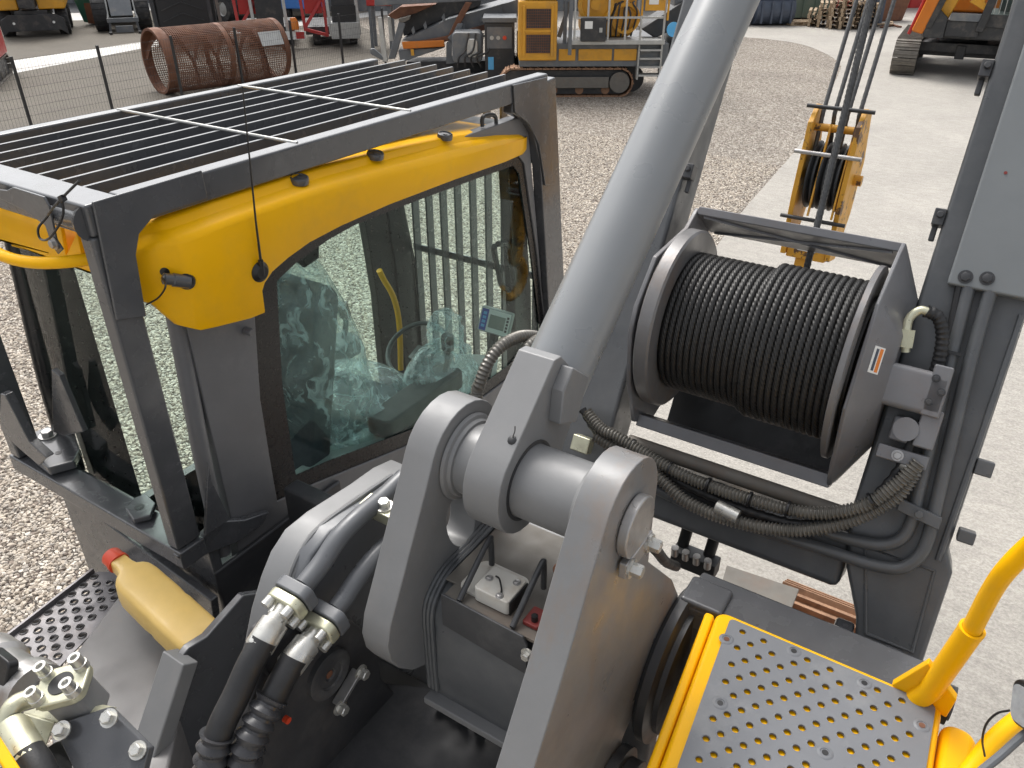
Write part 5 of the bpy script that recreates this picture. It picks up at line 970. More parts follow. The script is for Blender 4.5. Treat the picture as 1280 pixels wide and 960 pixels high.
# ------------------------------------------------------------------ background: yard and machines
def gp_(u, v):
    p = at(u, v, z=0.0); return p, (CAMH/-ray(u, v).z)/FX              # ground point, metres per pixel there
def bthing(name, label, cat, u, v, rz=0.0, group=None):
    p, s = gp_(u, v); o = thing(name, label, cat, (p.x, p.y, 0.01), group, True, YAW+rz); return o, s
def vpl(u, v, P, off=0.0):                                             # pixel to a thing's own upright plane through its ground point P
    d = ray(u, v); f = Vector((-sy, cy, 0)); r = Vector((cy, sy, 0)); q = d*((P.dot(f)+off)/d.dot(f)); q.z += CAMH
    return Vector(((q-P).dot(r), off, q.z))
def tyre(parent, x, y, r, w, m=None, hub='mgrey'):
    pr = [(r*0.55, 0), (r*0.93, 0), (r, .12), (r, .88), (r*0.93, 1), (r*0.55, 1), (r*0.5, .8), (r*0.5, .2), (r*.55, 0)]
    t = obj('tyre', M().lathe(pr, (x-w/2, y, r), (w, 0, 0), 32), m or MT['tyre'], parent)
    lm = M()
    for k in range(18):
        a = 2*math.pi*k/18; c = Vector((x, y, r))+Vector((0, math.cos(a), math.sin(a)))*r*0.99
        lm.obox(c, (w*0.45, 0, 0), Vector((0, -math.sin(a), math.cos(a)))*r*0.05, Vector((0, math.cos(a), math.sin(a)))*r*0.035)
    obj('tyre_lugs', lm, MT['tyre'], t)
    obj('wheel_hub', M().lathe([(0, .1), (r*0.5, .15), (r*0.52, .5), (r*0.5, .85), (0, .9)], (x-w/2, y, r), (w, 0, 0), 20), MT[hub], t)
def track(parent, x, w, y0, y1, h, mm='track', n=16, axis='y'):
    # closed loop of shoes along local y (or x)
    r = h/2; L_ = (y1-y0)-h; per = 2*L_+2*math.pi*r; n = max(12, int(per/0.19)); mt = MT[mm]
    def P(sv_):
        sv_ %= per
        if sv_ < L_: return y0+r+sv_, h, 0
        sv_ -= L_
        if sv_ < math.pi*r: a = sv_/r; return y1-r+r*math.sin(a), r+r*math.cos(a), -a
        sv_ -= math.pi*r
        if sv_ < L_: return y1-r-sv_, 0, math.pi
        a = (sv_-L_)/r; return y0+r-r*math.sin(a), r-r*math.cos(a), math.pi-a
    def q(a, b, c): return Vector((a, b, c)) if axis == 'y' else Vector((b, a, c))
    core = [q(x, y0+r+(r*0.86)*math.cos(t)+(L_ if math.cos(t) > 0 else 0), r+r*0.86*math.sin(t)) for t in [math.pi*2*(k+0.5)/20 for k in range(20)]]
    fr = obj('track_frame', M().prism([c-q(w*0.3, 0, 0) for c in core], q(w*0.6, 0, 0)), MT['mdark'], parent)
    for k in range(n):
        yy, zz, a = P(per*k/n); t = q(0, math.cos(a), math.sin(a)); nn = q(0, -math.sin(a), math.cos(a))
        obj('track_shoe', M().obox(q(x, yy, zz), q(w/2, 0, 0), t*(per/n*0.46), nn*0.02).obox(q(x, yy, zz)+nn*0.025, q(w/2, 0, 0), t*0.014, nn*0.02), mt, fr)
    for k in range(4): 
        yy = y0+r+L_*(k+0.5)/4; a0 = q(x-w*0.33, yy, h*0.22); obj('track_roller', M().cyl(a0, a0+q(w*0.66, 0, 0), h*0.16, 14), mt, fr)
    return fr
# ---- orange excavator on the concrete, right
EX, s = bthing('crawler_excavator', 'orange and black crawler excavator standing on the pale concrete', 'excavator', 1193, 93, 0.09-YAW)
track(EX, -1.32, 0.62, -1.0, 3.1, 0.88); track(EX, 1.32, 0.62, -1.0, 3.1, 0.88)
obj('undercarriage', M().box((-1.05, 0.2, 0.42), (1.05, 1.9, 0.72)).box((-1.1, -0.1, 0.55), (1.1, 0.35, 0.8)).box((-0.12, -0.14, 0.40), (0.12, -0.1, 0.75)), MT['mdark'], EX, 0.03)
obj('slew_ring', M().cyl((0, 1, 0.72), (0, 1, 0.98), 0.62, 32), MT['mdark'], EX)
obj('upper_frame', M().box((-0.95, -0.8, 0.98), (1.42, 3.3, 1.42)), MT['mdark'], EX, 0.05)
obj('engine_cover', M().box((-1.05, 1.6, 1.42), (1.35, 3.25, 2.05)), MT['orange'], EX, 0.08)
obj('counterweight', M().rrect((0.1, 3.35, 1.0), (1.3, 0, 0), (0, 0.45, 0), (0, 0, 1.1), 0.3), MT['mdark'], EX, 0.05)
ck = obj('cab_shell', M().box((0.38, -0.85, 1.30), (1.42, 1.0, 1.62)).box((0.38, -0.85, 2.85), (1.42, 1.0, 2.95)).box((0.38, -0.85, 1.6), (0.46, -0.77, 2.86)).box((1.34, -0.85, 1.6), (1.42, -0.77, 2.86)).box((0.38, 0.92, 1.6), (0.46, 1.0, 2.86)).box((1.34, 0.92, 1.6), (1.42, 1.0, 2.86)).box((0.38, 0.1, 1.6), (0.44, 0.18, 2.86)), MT['mdark'], EX, 0.02)
obj('cab_glass', M().box((0.46, -0.83, 1.62), (1.34, -0.82, 2.85)), MT['glass2'], ck); obj('cab_glass', M().box((0.40, -0.77, 1.62), (0.41, 0.92, 2.85)), MT['glass2'], ck)
obj('cab_seat', M().box((0.65, 0.1, 1.5), (1.15, 0.6, 2.0)).box((0.65, 0.5, 2.0), (1.15, 0.65, 2.6)), MT['int'], ck, 0.04)
for k in range(7): obj('cab_bar', M().box((0.52+0.12*k, -0.88, 1.64), (0.535+0.12*k, -0.86, 2.85)), MT['galv'], ck)
obj('stick_arm', M().beam((-1.16, -0.85, 1.12), (-0.62, -1.1, 3.2), 0.30, 0.35, YA), MT['orange'], EX, 0.05)
obj('boom_arm', M().beam((-0.72, -0.6, 1.42), (-0.20, -0.8, 3.2), 0.42, 0.45, YA), MT['myellow'], EX, 0.04)
obj('arm_cylinder', M().beam((-0.92, -0.95, 1.25), (-0.35, -1.15, 3.2), 0.16, 0.16, YA), MT['mdark'], EX, 0.02); obj('arm_cylinder', M().beam((0.30, -0.9, 1.2), (0.62, -1.0, 3.2), 0.20, 0.22, YA), MT['mdark'], EX, 0.03)
obj('linkage', M().prism([Vector((x, -1.0, z)) for x, z in ((-1.0, 1.0), (-0.5, 1.0), (-0.5, 1.5), (-0.8, 1.75), (-1.02, 1.3))], (0, 0.3, 0)), MT['mdark'], EX, 0.02)
obj('hand_rail', M().sweep([Vector((-1.36, -0.8, 1.05)), Vector((-1.30, -0.85, 1.3)), Vector((-1.05, -0.85, 2.4)), Vector((-0.9, 0.3, 2.9))], 0.045, 8), MT['redpaint'], EX)
yg = [((-0.02, 2.0), (0.15, 2.6)), ((0.10, 1.95), (0.28, 2.6)), ((0.22, 1.9), (0.42, 2.6))]
for (xa, za), (xb, zb) in yg: obj('yellow_guard', M().beam((xa, -0.95, za), (xb, -0.95, zb), 0.035, 0.035), MT['myellow'], EX)
for k in range(3): obj('guard_rung', M().beam((-0.02+0.06*k, -0.96, 2.05+0.2*k), (0.24+0.06*k, -0.96, 1.98+0.2*k), 0.03, 0.03), MT['myellow'], EX)
obj('yellow_foot', M().prism([Vector((x, -0.95, z)) for x, z in ((-0.1, 1.9), (0.3, 1.7), (0.36, 1.82), (0.1, 2.05))], (0, 0.1, 0)), MT['myellow'], EX, 0.02)
obj('front_plate', M().box((-0.45, -0.98, 1.44), (0.28, -0.90, 1.62)), MT['mgrey'], EX, 0.01); obj('front_box', M().box((-0.5, -0.93, 1.05), (0.3, -0.82, 1.44)), MT['mdark'], EX, 0.02)
# ---- yellow crusher on tracks
KR, s = bthing('jaw_crusher', 'yellow and grey mobile crusher on a rusty crawler track', 'crusher', 728, 121, 0.02)
track(KR, 0.22, 0.5, -2.0, 1.20, 0.64, 'trackrust', axis='x'); track(KR, 2.2, 0.5, -2.0, 1.20, 0.64, 'trackrust', axis='x')
obj('chassis_beam', M().box((-1.56, -0.1, 0.70), (2.0, 2.4, 1.22)), MT['mgrey'], KR, 0.02)
for x0_, x1_ in ((-0.62, -0.22), (-0.15, 0.65), (0.70, 1.24)): obj('chassis_panel', M().box((x0_, -0.13, 0.84), (x1_, -0.103, 1.10)), MT['myellow'], KR, 0.01)
cb = obj('engine_cabinet', M().box((-1.58, -0.25, 0.86), (-0.68, 0.6, 2.14)), MT['myellow'], KR, 0.03)
for z0, z1 in ((1.58, 1.98), (1.04, 1.43)):
    obj('cabinet_grille', M().box((-1.40, -0.262, z0), (-0.84, -0.25, z1)), MT['mdark'], cb)
    gm = M()
    for k in range(12): gm.box((-1.40+0.56*k/11-0.006, -0.272, z0), (-1.40+0.56*k/11+0.006, -0.262, z1))
    for k in range(8): gm.box((-1.40, -0.274, z0+(z1-z0)*k/7-0.006), (-0.84, -0.263, z0+(z1-z0)*k/7+0.006))
    obj('grille_mesh', gm, MT['rust'], cb)
obj('cabinet_frame', M().box((-1.46, -0.285, 1.48), (-0.79, -0.26, 1.54)).box((-1.49, -0.285, 0.96), (-1.43, -0.26, 2.06)).box((-0.83, -0.285, 0.96), (-0.77, -0.26, 2.06)), MT['myellow'], cb, 0.01)
wk = obj('walkway', M().box((-0.40, -0.34, 1.22), (1.85, 0.3, 1.32)), MT['galv'], KR, 0.01)
for x in (-0.28, 0.02, 0.50, 0.90, 1.26, 1.80): obj('rail_post', M().box((x-0.022, -0.33, 1.32), (x+0.022, -0.286, 2.42)), MT['galv'], wk)
for z in (1.80, 2.40): obj('rail_bar', M().box((-0.28, -0.325, z-0.022), (1.80, -0.285, z+0.022)), MT['galv'], wk)
obj('gate_post', M().box((-0.42, -0.36, 1.0), (-0.34, -0.28, 2.62)), MT['mgrey'], wk)
obj('control_box', M().box((-0.14, -0.44, 1.30), (0.44, -0.2, 1.80)), MT['mdark'], KR, 0.02)
obj('control_label', M().box((-0.06, -0.452, 1.58), (0.12, -0.441, 1.74)), MT['label'], KR); obj('control_label', M().box((0.28, -0.452, 1.50), (0.35, -0.441, 1.60)), MT['galv'], KR)
jm = MT['myellow']
obj('jaw_body', M().rrect((0.55, 1.1, 1.95), (0.62, 0, 0), (0, 0, 0.62), (0, -0.95, 0), 0.18), jm, KR, 0.05)
obj('jaw_body', M().prism([Vector((x, 0.3, z)) for x, z in ((0.35, 2.5), (0.5, 3.25), (0.85, 3.45), (1.15, 3.2), (1.25, 2.6), (1.2, 1.5), (0.7, 1.4))], (0, 0.7, 0)), jm, KR, 0.06)
obj('flywheel', M().lathe([(0, 0), (0.42, 0), (0.42, 1), (0.32, 1), (0.30, .6), (0.12, .6), (0.12, 1), (0, 1)], (0.22, 0.1, 2.05), (0, -0.16, 0), 36), jm, KR)
obj('flywheel', M().lathe([(0, 0), (0.34, 0), (0.34, 1), (0.26, 1), (0.24, .6), (0.10, .6), (0.10, 1), (0, 1)], (0.95, 0.2, 1.75), (0, -0.16, 0), 36), jm, KR)
for k in range(5): obj('jaw_rib', M().beam((0.45+0.17*k, 0.26, 2.2), (0.55+0.14*k, 0.26, 3.1), 0.04, 0.05, YA), jm, KR)
for k in range(6): obj('hydraulic_hose', M().sweep(catmull([Vector((0.5+0.12*k, 0.1, 1.35)), Vector((0.45+0.15*k, -0.02, 1.6+0.05*k)), Vector((0.6+0.1*k, 0.05, 1.9+0.08*(k % 3))), Vector((0.75+0.08*k, 0.2, 2.1))], 4), 0.022, 8), MT['mdark'], KR)
obj('round_sign', M().cyl((0.20, -0.36, 2.52), (0.20, -0.38, 2.52), 0.13, 20), MT['lblue'], KR); obj('round_sign', M().cyl((2.02, -0.35, 1.55), (2.02, -0.37, 1.55), 0.16, 20), MT['lblue'], KR)
obj('yellow_sign', M().box((1.32, -0.36, 1.95), (1.78, -0.345, 2.42)), MT['myellow'], KR); obj('sign_print', M().box((1.40, -0.366, 2.08), (1.62, -0.361, 2.30)), MT['label'], KR)
obj('yellow_gate', M().sweep([Vector(q) for q in ((1.25, -0.4, 1.85), (1.25, -0.4, 2.55), (1.85, -0.4, 2.55), (1.85, -0.4, 1.75))], 0.025, 8), MT['myellow'], KR)
for k in range(4): obj('ladder_step', M().box((1.30, -0.28, 0.50+k*0.19), (1.80, 0.02, 0.54+k*0.19)), MT['galv'], KR)
obj('ladder_side', M().box((1.26, -0.2, 0.42), (1.30, 0.0, 1.25)), MT['galv'], KR); obj('ladder_side', M().box((1.80, -0.2, 0.42), (1.84, 0.0, 1.25)), MT['galv'], KR)
obj('feed_hopper', M().prism([Vector((x, -0.1, z)) for x, z in ((-1.6, 2.72), (0.55, 2.85), (0.55, 2.60), (-1.6, 2.48))], (0, 1.6, 0)), MT['galv'], KR, 0.02)
obj('exhaust_cloth', M().prism([Vector((x, 0.0, z)) for x, z in ((-1.45, 2.14), (-1.3, 2.36), (-1.05, 2.42), (-0.85, 2.33), (-0.68, 2.38), (-0.60, 2.14))], (0, 0.5, 0)), MT['rust'], KR, 0.05)
obj('strut', M().beam((-0.62, 0, 1.35), (-0.38, 0, 2.1), 0.09, 0.09), MT['alu'], KR); obj('strut', M().box((-0.52, -0.05, 1.2), (-0.44, 0.05, 2.6)), MT['mgrey'], KR)
obj('dark_chute', M().prism([Vector((x, 0.15, z)) for x, z in ((1.35, 1.5), (2.3, 2.1), (2.4, 1.6), (1.7, 1.3))], (0, 0.9, 0)), MT['mdark'], KR, 0.03)
obj('rear_tower', M().box((2.12, 0.3, 0.9), (2.40, 1.3, 3.6)), MT['mgrey'], KR, 0.02)
obj('rear_wheel', M().cyl((1.25, 0.5, 0.33), (1.25, 0.9, 0.33), 0.32, 24), MT['mdark'], KR)
obj('track_side', M().box((-1.5, -0.06, 0.20), (0.62, -0.03, 0.46)), MT['alu'], KR, 0.02); obj('track_idler', M().cyl((0.88, -0.03, 0.33), (0.88, -0.075, 0.33), 0.24, 24), MT['alu'], KR)
# red drum beside the crusher
RD_, s = bthing('red_tank', 'red upright tank standing beyond the crusher', 'tank', 806, 66, 0)
obj('tank_shell', M().lathe([(0, 0), (0.28, 0), (0.30, .05), (0.30, .95), (0.26, 1), (0, 1)], (0, 0, 1.7), (0, 0, 1.3), 24), MT['redpaint'], RD_)
obj('tank_frame', M().box((-0.3, -0.3, 0), (-0.22, 0.3, 1.75)).box((0.22, -0.3, 0), (0.3, 0.3, 1.75)).box((-0.3, -0.3, 1.68), (0.3, 0.3, 1.74)), MT['mgrey'], RD_)
# ---- grey screening plant with inclined conveyor
SP, s = bthing('screening_plant', 'large grey screening plant with inclined troughs and orange beam', 'screening plant', 545, 98, 0.06)
SP.rotation_euler.z = YAW; P0 = gp_(545, 98)[0]
def panel(nm, px, off, th, mm, bv=0.02): return obj(nm, M().prism([vpl(u, v, P0, off) for u, v in px], (0, th, 0)), MT[mm], SP, bv)
panel('upper_beam', [(468, 8), (630, 0), (632, -14), (468, -6)], -0.5, 0.3, 'mgrey')
panel('inclined_trough', [(502, 51), (560, 24), (640, 2), (668, -10), (704, -14), (676, 10), (604, 36), (562, 50), (530, 54)], -0.3, 1.4, 'mgrey')
panel('trough_floor', [(506, 55), (556, 46), (640, 21), (642, 29), (600, 40), (556, 53)], -0.42, 0.10, 'rust')
panel('side_sheet', [(498, 24), (545, 4), (604, -6), (600, 8), (556, 24), (505, 46)], 0.2, 0.9, 'mdark')
panel('rusty_chute', [(484, 20), (500, 9), (545, 6), (520, 17), (494, 25)], -0.2, 0.7, 'rust')
panel('orange_beam', [(502, 53), (555, 51), (556, 59), (504, 62)], -0.55, 0.12, 'orange')
panel('rusty_arm', [(582, 3), (590, 4), (577, 28), (568, 48), (560, 46), (570, 24)], -0.58, 0.12, 'rust')
panel('hinge_arm', [(572, 30), (579, 30), (575, 46), (566, 54), (559, 48), (566, 42)], -0.64, 0.08, 'mgrey')
LGp = [vpl(u, v, P0, -0.52) for u, v in ((558, 54), (581, 30), (580, 78), (558, 80))]; HLp = [vpl(u, v, P0, -0.52) for u, v in ((565, 57), (572, 57), (572, 70), (565, 70))]
obj('leg_plate', M().holed([(q.x, q.z) for q in reversed(LGp)], [[(q.x, q.z) for q in HLp]], (0, -0.52, 0), XA, ZA, 0.06), MT['mgrey'], SP)
panel('support_leg', [(499, 26), (507, 30), (494, 74), (485, 75)], -0.4, 0.14, 'mgrey')
panel('leg_head', [(498, 24), (513, 20), (512, 25), (505, 29), (499, 28)], -0.42, 0.2, 'alu')
panel('support_leg', [(472, 22), (477, 22), (485, 78), (478, 78)], -0.6, 0.10, 'galv'); panel('support_leg', [(484, 21), (489, 21), (492, 52), (487, 52)], 0.1, 0.10, 'galv')
panel('tow_bar', [(462, 62), (467, 61), (480, 72), (480, 77), (470, 72), (463, 68)], -0.6, 0.10, 'mgrey')
panel('base_plate', [(498, 63), (556, 60), (520, 72), (500, 80)], -0.45, 0.3, 'mgrey')
panel('base_beam', [(508, 78), (640, 76), (640, 92), (508, 94)], -0.3, 0.8, 'mdark')
panel('yellow_tag', [(513, 62), (517, 62), (518, 70), (514, 70)], -0.57, 0.01, 'myellow'); panel('yellow_tag', [(559, 62), (563, 62), (563, 70), (559, 70)], -0.54, 0.01, 'myellow')
for u, v in ((515, 35), (530, 29), (553, 19), (600, 20), (625, 12), (650, 4)): panel('trough_rib', [(u-1, v+3), (u+2, v-2), (u+4, v+6), (u+1, v+9)], -0.36, 0.05, 'mgrey', 0.005)
panel('drip_pipe', [(584, 52), (618, 40), (618, 42), (585, 55)], -0.35, 0.05, 'galv', 0.005)
GE, s = bthing('generator_cabinet', 'grey generator cabinet between the screening plant and the crusher', 'cabinet', 612, 108, 0.0)
obj('cabinet_body', M().box((-0.1, -0.3, 0.25), (0.65, 0.6, 1.55)), MT['mdark'], GE, 0.03); obj('cabinet_roof', M().box((-0.14, -0.34, 1.55), (0.70, 0.64, 1.66)), MT['mgrey'], GE, 0.01)
obj('control_panel', M().box((-0.04, -0.315, 0.95), (0.58, -0.30, 1.45)), MT['mgrey'], GE, 0.005)
for k in range(3): obj('control_knob', M().cyl((0.08+0.16*k, -0.315, 1.2), (0.08+0.16*k, -0.33, 1.2), 0.05, 12), MT['red'] if k == 2 else MT['galv'], GE)
obj('cabinet_label', M().box((-0.02, -0.312, 0.45), (0.12, -0.30, 0.75)), MT['lblue'], GE)
obj('engine_block', M().rrect((-0.55, -0.2, 0.95), (0.38, 0, 0), (0, 0, 0.36), (0, 0.7, 0), 0.12), MT['mgrey'], GE, 0.03); obj('engine_guard', M().rrect((-0.42, -0.28, 0.95), (0.14, 0, 0), (0, 0, 0.22), (0, 0.1, 0), 0.10), MT['galv'], GE, 0.02)
for k in range(4): obj('engine_hose', M().sweep(catmull([Vector((-0.8+0.2*k, -0.25, 0.5)), Vector((-0.75+0.15*k, -0.32, 0.75)), Vector((-0.6+0.2*k, -0.3, 0.9)), Vector((-0.5+0.18*k, -0.25, 1.3))], 4), 0.025, 8), MT['mdark'], GE)
obj('cabinet_skid', M().box((-1.1, -0.3, 0.0), (0.7, 0.6, 0.25)), MT['mdark'], GE, 0.02)
# ---- rusty trommel drum lying behind the fence
td0 = at(213, 120, z=0.0); td1 = at(357, 100, z=0.0); R_ = 0.74; dd = (td1-td0); Lt = dd.length; dd.normalize(); td0 += Vector((-0.4, 0.1, 0)); 
TM = thing('trommel_drum', 'rusty perforated trommel drum lying behind the wire fence', 'trommel drum', (td0.x, td0.y, 0.01), None, True, math.atan2(dd.y, dd.x))
nx, na = 62, 84; v = []; f = []
for i in range(nx+1):
    for k in range(na): a = 2*math.pi*k/na; v.append((Lt*i/nx, R_*math.cos(a), R_+R_*math.sin(a)))
def pf(i, k): return i*na+(k % na)
mv = M().add(v, []); 
for i in range(nx):
    for k in range(na):
        base = len(mv.v); cor = [Vector(mv.v[pf(i, k)]), Vector(mv.v[pf(i+1, k)]), Vector(mv.v[pf(i+1, k+1)]), Vector(mv.v[pf(i, k+1)])]; c = sum(cor, Vector())/4
        mv.v += [tuple(c+(q-c)*0.76) for q in cor]; id_ = [pf(i, k), pf(i+1, k), pf(i+1, k+1), pf(i, k+1)]
        for e_ in range(4): mv.f.append((id_[e_], id_[(e_+1) % 4], base+(e_+1) % 4, base+e_))
sh = obj('perforated_shell', mv, MT['rust'], TM, smooth=0)
sd = sh.modifiers.new('thickness', 'SOLIDIFY'); sd.thickness = 0.012
for x in (0.0, Lt*0.5, Lt*0.99): obj('drum_band', M().lathe([(R_*0.97, 0), (R_*1.02, 0), (R_*1.02, 1), (R_*0.97, 1), (R_*.97, 0)], (x-0.02, 0, R_), (0.13, 0, 0), 56), MT['rust'], TM)
obj('end_rim', M().lathe([(R_*0.95, 0), (R_*1.03, 0), (R_*1.03, 1), (R_*0.95, 1), (R_*.95, 0)], (-0.05, 0, R_), (0.24, 0, 0), 56), MT['rust'], TM)
for ph in (0.0, math.pi):
    hx_ = [[Vector((Lt*i/90, (R_*q)*math.cos(ph+5*2*math.pi*i/90*0.5), R_+(R_*q)*math.sin(ph+5*2*math.pi*i/90*0.5))) for q in (0.72, 0.98)] for i in range(91)]
    obj('inner_spiral', M().loft(hx_), MT['rust'], TM, smooth=0)
obj('drum_sign', M().prism([Vector((Lt*0.78, 0, 0))+Vector((dx, -R_*1.04*math.cos(a), R_+R_*1.04*math.sin(a))) for dx, a in ((0, 0.25), (0.62, 0.25), (0.62, 0.72), (0, 0.72))], (0, -0.01, 0.005)), MT['galv'], TM)
# ---- black wire fence
FE = thing('wire_fence', 'black wire mesh fence on thin posts in front of the trommel drum', 'fence', (-17, 11, 0.0))
ys = [3.2+1.8*k for k in range(10)]
for y in ys: obj('fence_post', M().box((-17.025, y-0.025, 0), (-16.975, y+0.025, 1.52)), MT['fence'], FE, 0.004)
for ya, yb in zip(ys, ys[1:]):
    wm_ = M()
    for k in range(1, 26): y = ya+(yb-ya)*k/26; wm_.box((-17.002, y-0.0013, 0.05), (-16.999, y+0.0013, 1.46))
    for k in range(9): z = 0.06+1.4*k/8; wm_.box((-16.998, ya, z-0.0022), (-16.994, yb, z+0.0022))
    obj('mesh_panel', wm_, MT['fence'], FE, smooth=0)
# ---- yellow wheeled excavator with dark blade, far left
ME, s = bthing('wheeled_excavator', 'yellow wheeled excavator with a dark dozer blade far behind the cab', 'excavator', 48, 45, 0.42); ME.scale = (0.88, 0.88, 0.88)
obj('dozer_blade', M().prism([Vector((x, -0.6, z)) for x, z in ((-1.2, 0.05), (-0.95, 0.25), (0.95, 0.25), (1.2, 0.05), (1.15, 0.68), (0.85, 0.86), (-0.85, 0.86), (-1.15, 0.68))], (0, 0.12, 0)), MT['mdark'], ME, 0.02)
for x in (-1.05, 1.05):
    for y in (0.4, 2.8): tyre(ME, x, y, 0.5, 0.45)
obj('axle_frame', M().box((-0.6, -0.5, 0.6), (0.6, 3.2, 1.0)), MT['mdark'], ME, 0.03)
obj('upper_body', M().box((-1.25, -0.45, 1.02), (-0.40, 3.0, 1.75)).box((0.30, -0.45, 1.02), (1.3, 3.0, 1.75)), MT['myellow'], ME, 0.06); obj('engine_hood', M().box((-1.2, 1.2, 1.75), (1.25, 3.0, 2.4)), MT['myellow'], ME, 0.06)
obj('boom_root', M().box((-0.35, -0.9, 1.1), (0.25, 0.3, 2.6)), MT['mdark'], ME, 0.04); obj('operator_cab', M().box((-1.25, -0.4, 1.75), (-0.45, 1.1, 2.9)), MT['mdark'], ME, 0.05)
for x in (-0.7, 0.75): obj('blade_light', M().cyl((x, -0.62, 0.55), (x, -0.60, 0.55), 0.05, 10), MT['label'], ME)
# ---- telescopic loader with big tyres
TL, s = bthing('wheel_loader', 'grey fork loader with two large black tyres and yellow struts', 'loader', 157, 38, 0.40)
for x in (-0.75, 0.75): 
    for y in (0.2, 2.9): tyre(TL, x, y, 0.62, 0.5)
obj('loader_boom', M().add([Vector(p) for p in ((-0.38, -0.5, 0.55), (0.38, -0.5, 0.55), (0.45, 0.9, 2.6), (-0.45, 0.9, 2.6), (-0.38, -0.2, 0.45), (0.38, -0.2, 0.45), (0.45, 1.2, 2.5), (-0.45, 1.2, 2.5))], [(0, 1, 2, 3), (4, 7, 6, 5), (0, 4, 5, 1), (1, 5, 6, 2), (2, 6, 7, 3), (3, 7, 4, 0)]), MT['mgrey'], TL, 0.02)
for x in (-0.5, 0.5): 
    obj('lift_strut', M().cyl((x, -0.5, 0.35), (x*0.95, 0.1, 1.3), 0.05, 12), MT['galv'], TL); obj('lift_strut', M().cyl((x*0.95, 0.1, 1.3), (x*0.9, 0.8, 2.4), 0.08, 12), MT['myellow'], TL)
    obj('fork_frame', M().beam((x*0.9, -0.6, 0.5), (x*1.0, -0.9, 0.02), 0.08, 0.1, YA).beam((x*1.0, -0.9, 0.05), (x*1.0, -1.3, 0.05), 0.1, 0.05), MT['mdark'], TL)
obj('fork_carriage', M().box((-0.55, -0.75, 0.35), (0.55, -0.65, 0.5)).box((-0.3, -0.95, 0.02), (0.3, -0.85, 0.25)), MT['mgrey'], TL, 0.01)
obj('loader_body', M().box((-0.5, 0.6, 0.6), (0.5, 3.6, 1.6)), MT['mdark'], TL, 0.05)
GB, s = bthing('green_bin', 'dark green steel bin with rusty side behind the loader', 'bin', 122, 30, 0.0)
obj('bin_shell', M().prism([Vector((x, -0.4, z)) for x, z in ((-0.35, 0.1), (0.35, 0.0), (0.4, 1.6), (-0.7, 1.6))], (0, 1.4, 0)), MT['dgreen'], GB, 0.04); obj('rusty_side', M().box((-0.15, -0.44, 0.05), (0.4, -0.405, 0.8)), MT['rust'], GB)
# ---- black conveyor machine
BC, s = bthing('black_conveyor', 'black upright folded conveyor with wide rubber belt behind the trommel', 'conveyor', 234, 56, 0.32)
obj('belt', M().box((-0.72, -0.1, 0.1), (0.85, -0.04, 3.6)), MT['rubber'], BC)
for k in range(9): obj('belt_cleat', M().beam((-0.6, -0.12, 0.4+k*0.34), (0.05, -0.12, 0.65+k*0.34), 0.03, 0.03).beam((0.05, -0.12, 0.65+k*0.34), (0.72, -0.12, 0.4+k*0.34), 0.03, 0.03), MT['mdark'], BC)
for x in (-0.82, 0.95): obj('side_rail', M().beam((x, -0.1, 0.0), (x-0.1, 0.2, 3.6), 0.14, 0.2, YA), MT['mdark'], BC, 0.02)
obj('pale_post', M().beam((1.25, -0.1, 0.0), (1.1, 0.0, 3.0), 0.10, 0.12, YA), MT['alu'], BC); obj('rear_frame', M().box((-0.9, 0.2, 0.0), (1.1, 1.6, 1.6)), MT['mdark'], BC, 0.03)
# ---- dump truck far behind
TK2, s = bthing('dump_truck', 'black chassis truck with yellow body parked far behind', 'truck', 292, 23, -0.6)
obj('truck_frame', M().box((-3.2, -1.1, 0.6), (1.4, 1.0, 1.1)), MT['mdark'], TK2, 0.05); obj('truck_body', M().box((-0.6, -1.2, 1.1), (1.6, 1.1, 2.6)), MT['myellow'], TK2, 0.08); obj('truck_cab', M().box((-3.3, -1.15, 0.9), (-1.4, 1.05, 2.9)), MT['mdark'], TK2, 0.1)
def wheel_y(parent, x, y, r, w): 
    t = obj('tyre', M().lathe([(r*0.55, 0), (r*0.95, 0), (r, .15), (r, .85), (r*.95, 1), (r*0.55, 1)], (x, y, r), (0, w, 0), 28), MT['tyre'], parent); obj('wheel_rim', M().lathe([(0, .12), (r*0.2, .05), (r*0.5, .2), (r*0.56, .02)], (x, y, r), (0, w, 0), 20), MT['galv'], t)
for x in (-2.6, -0.4, 0.9): wheel_y(TK2, x, -1.2, 0.5, 0.32)
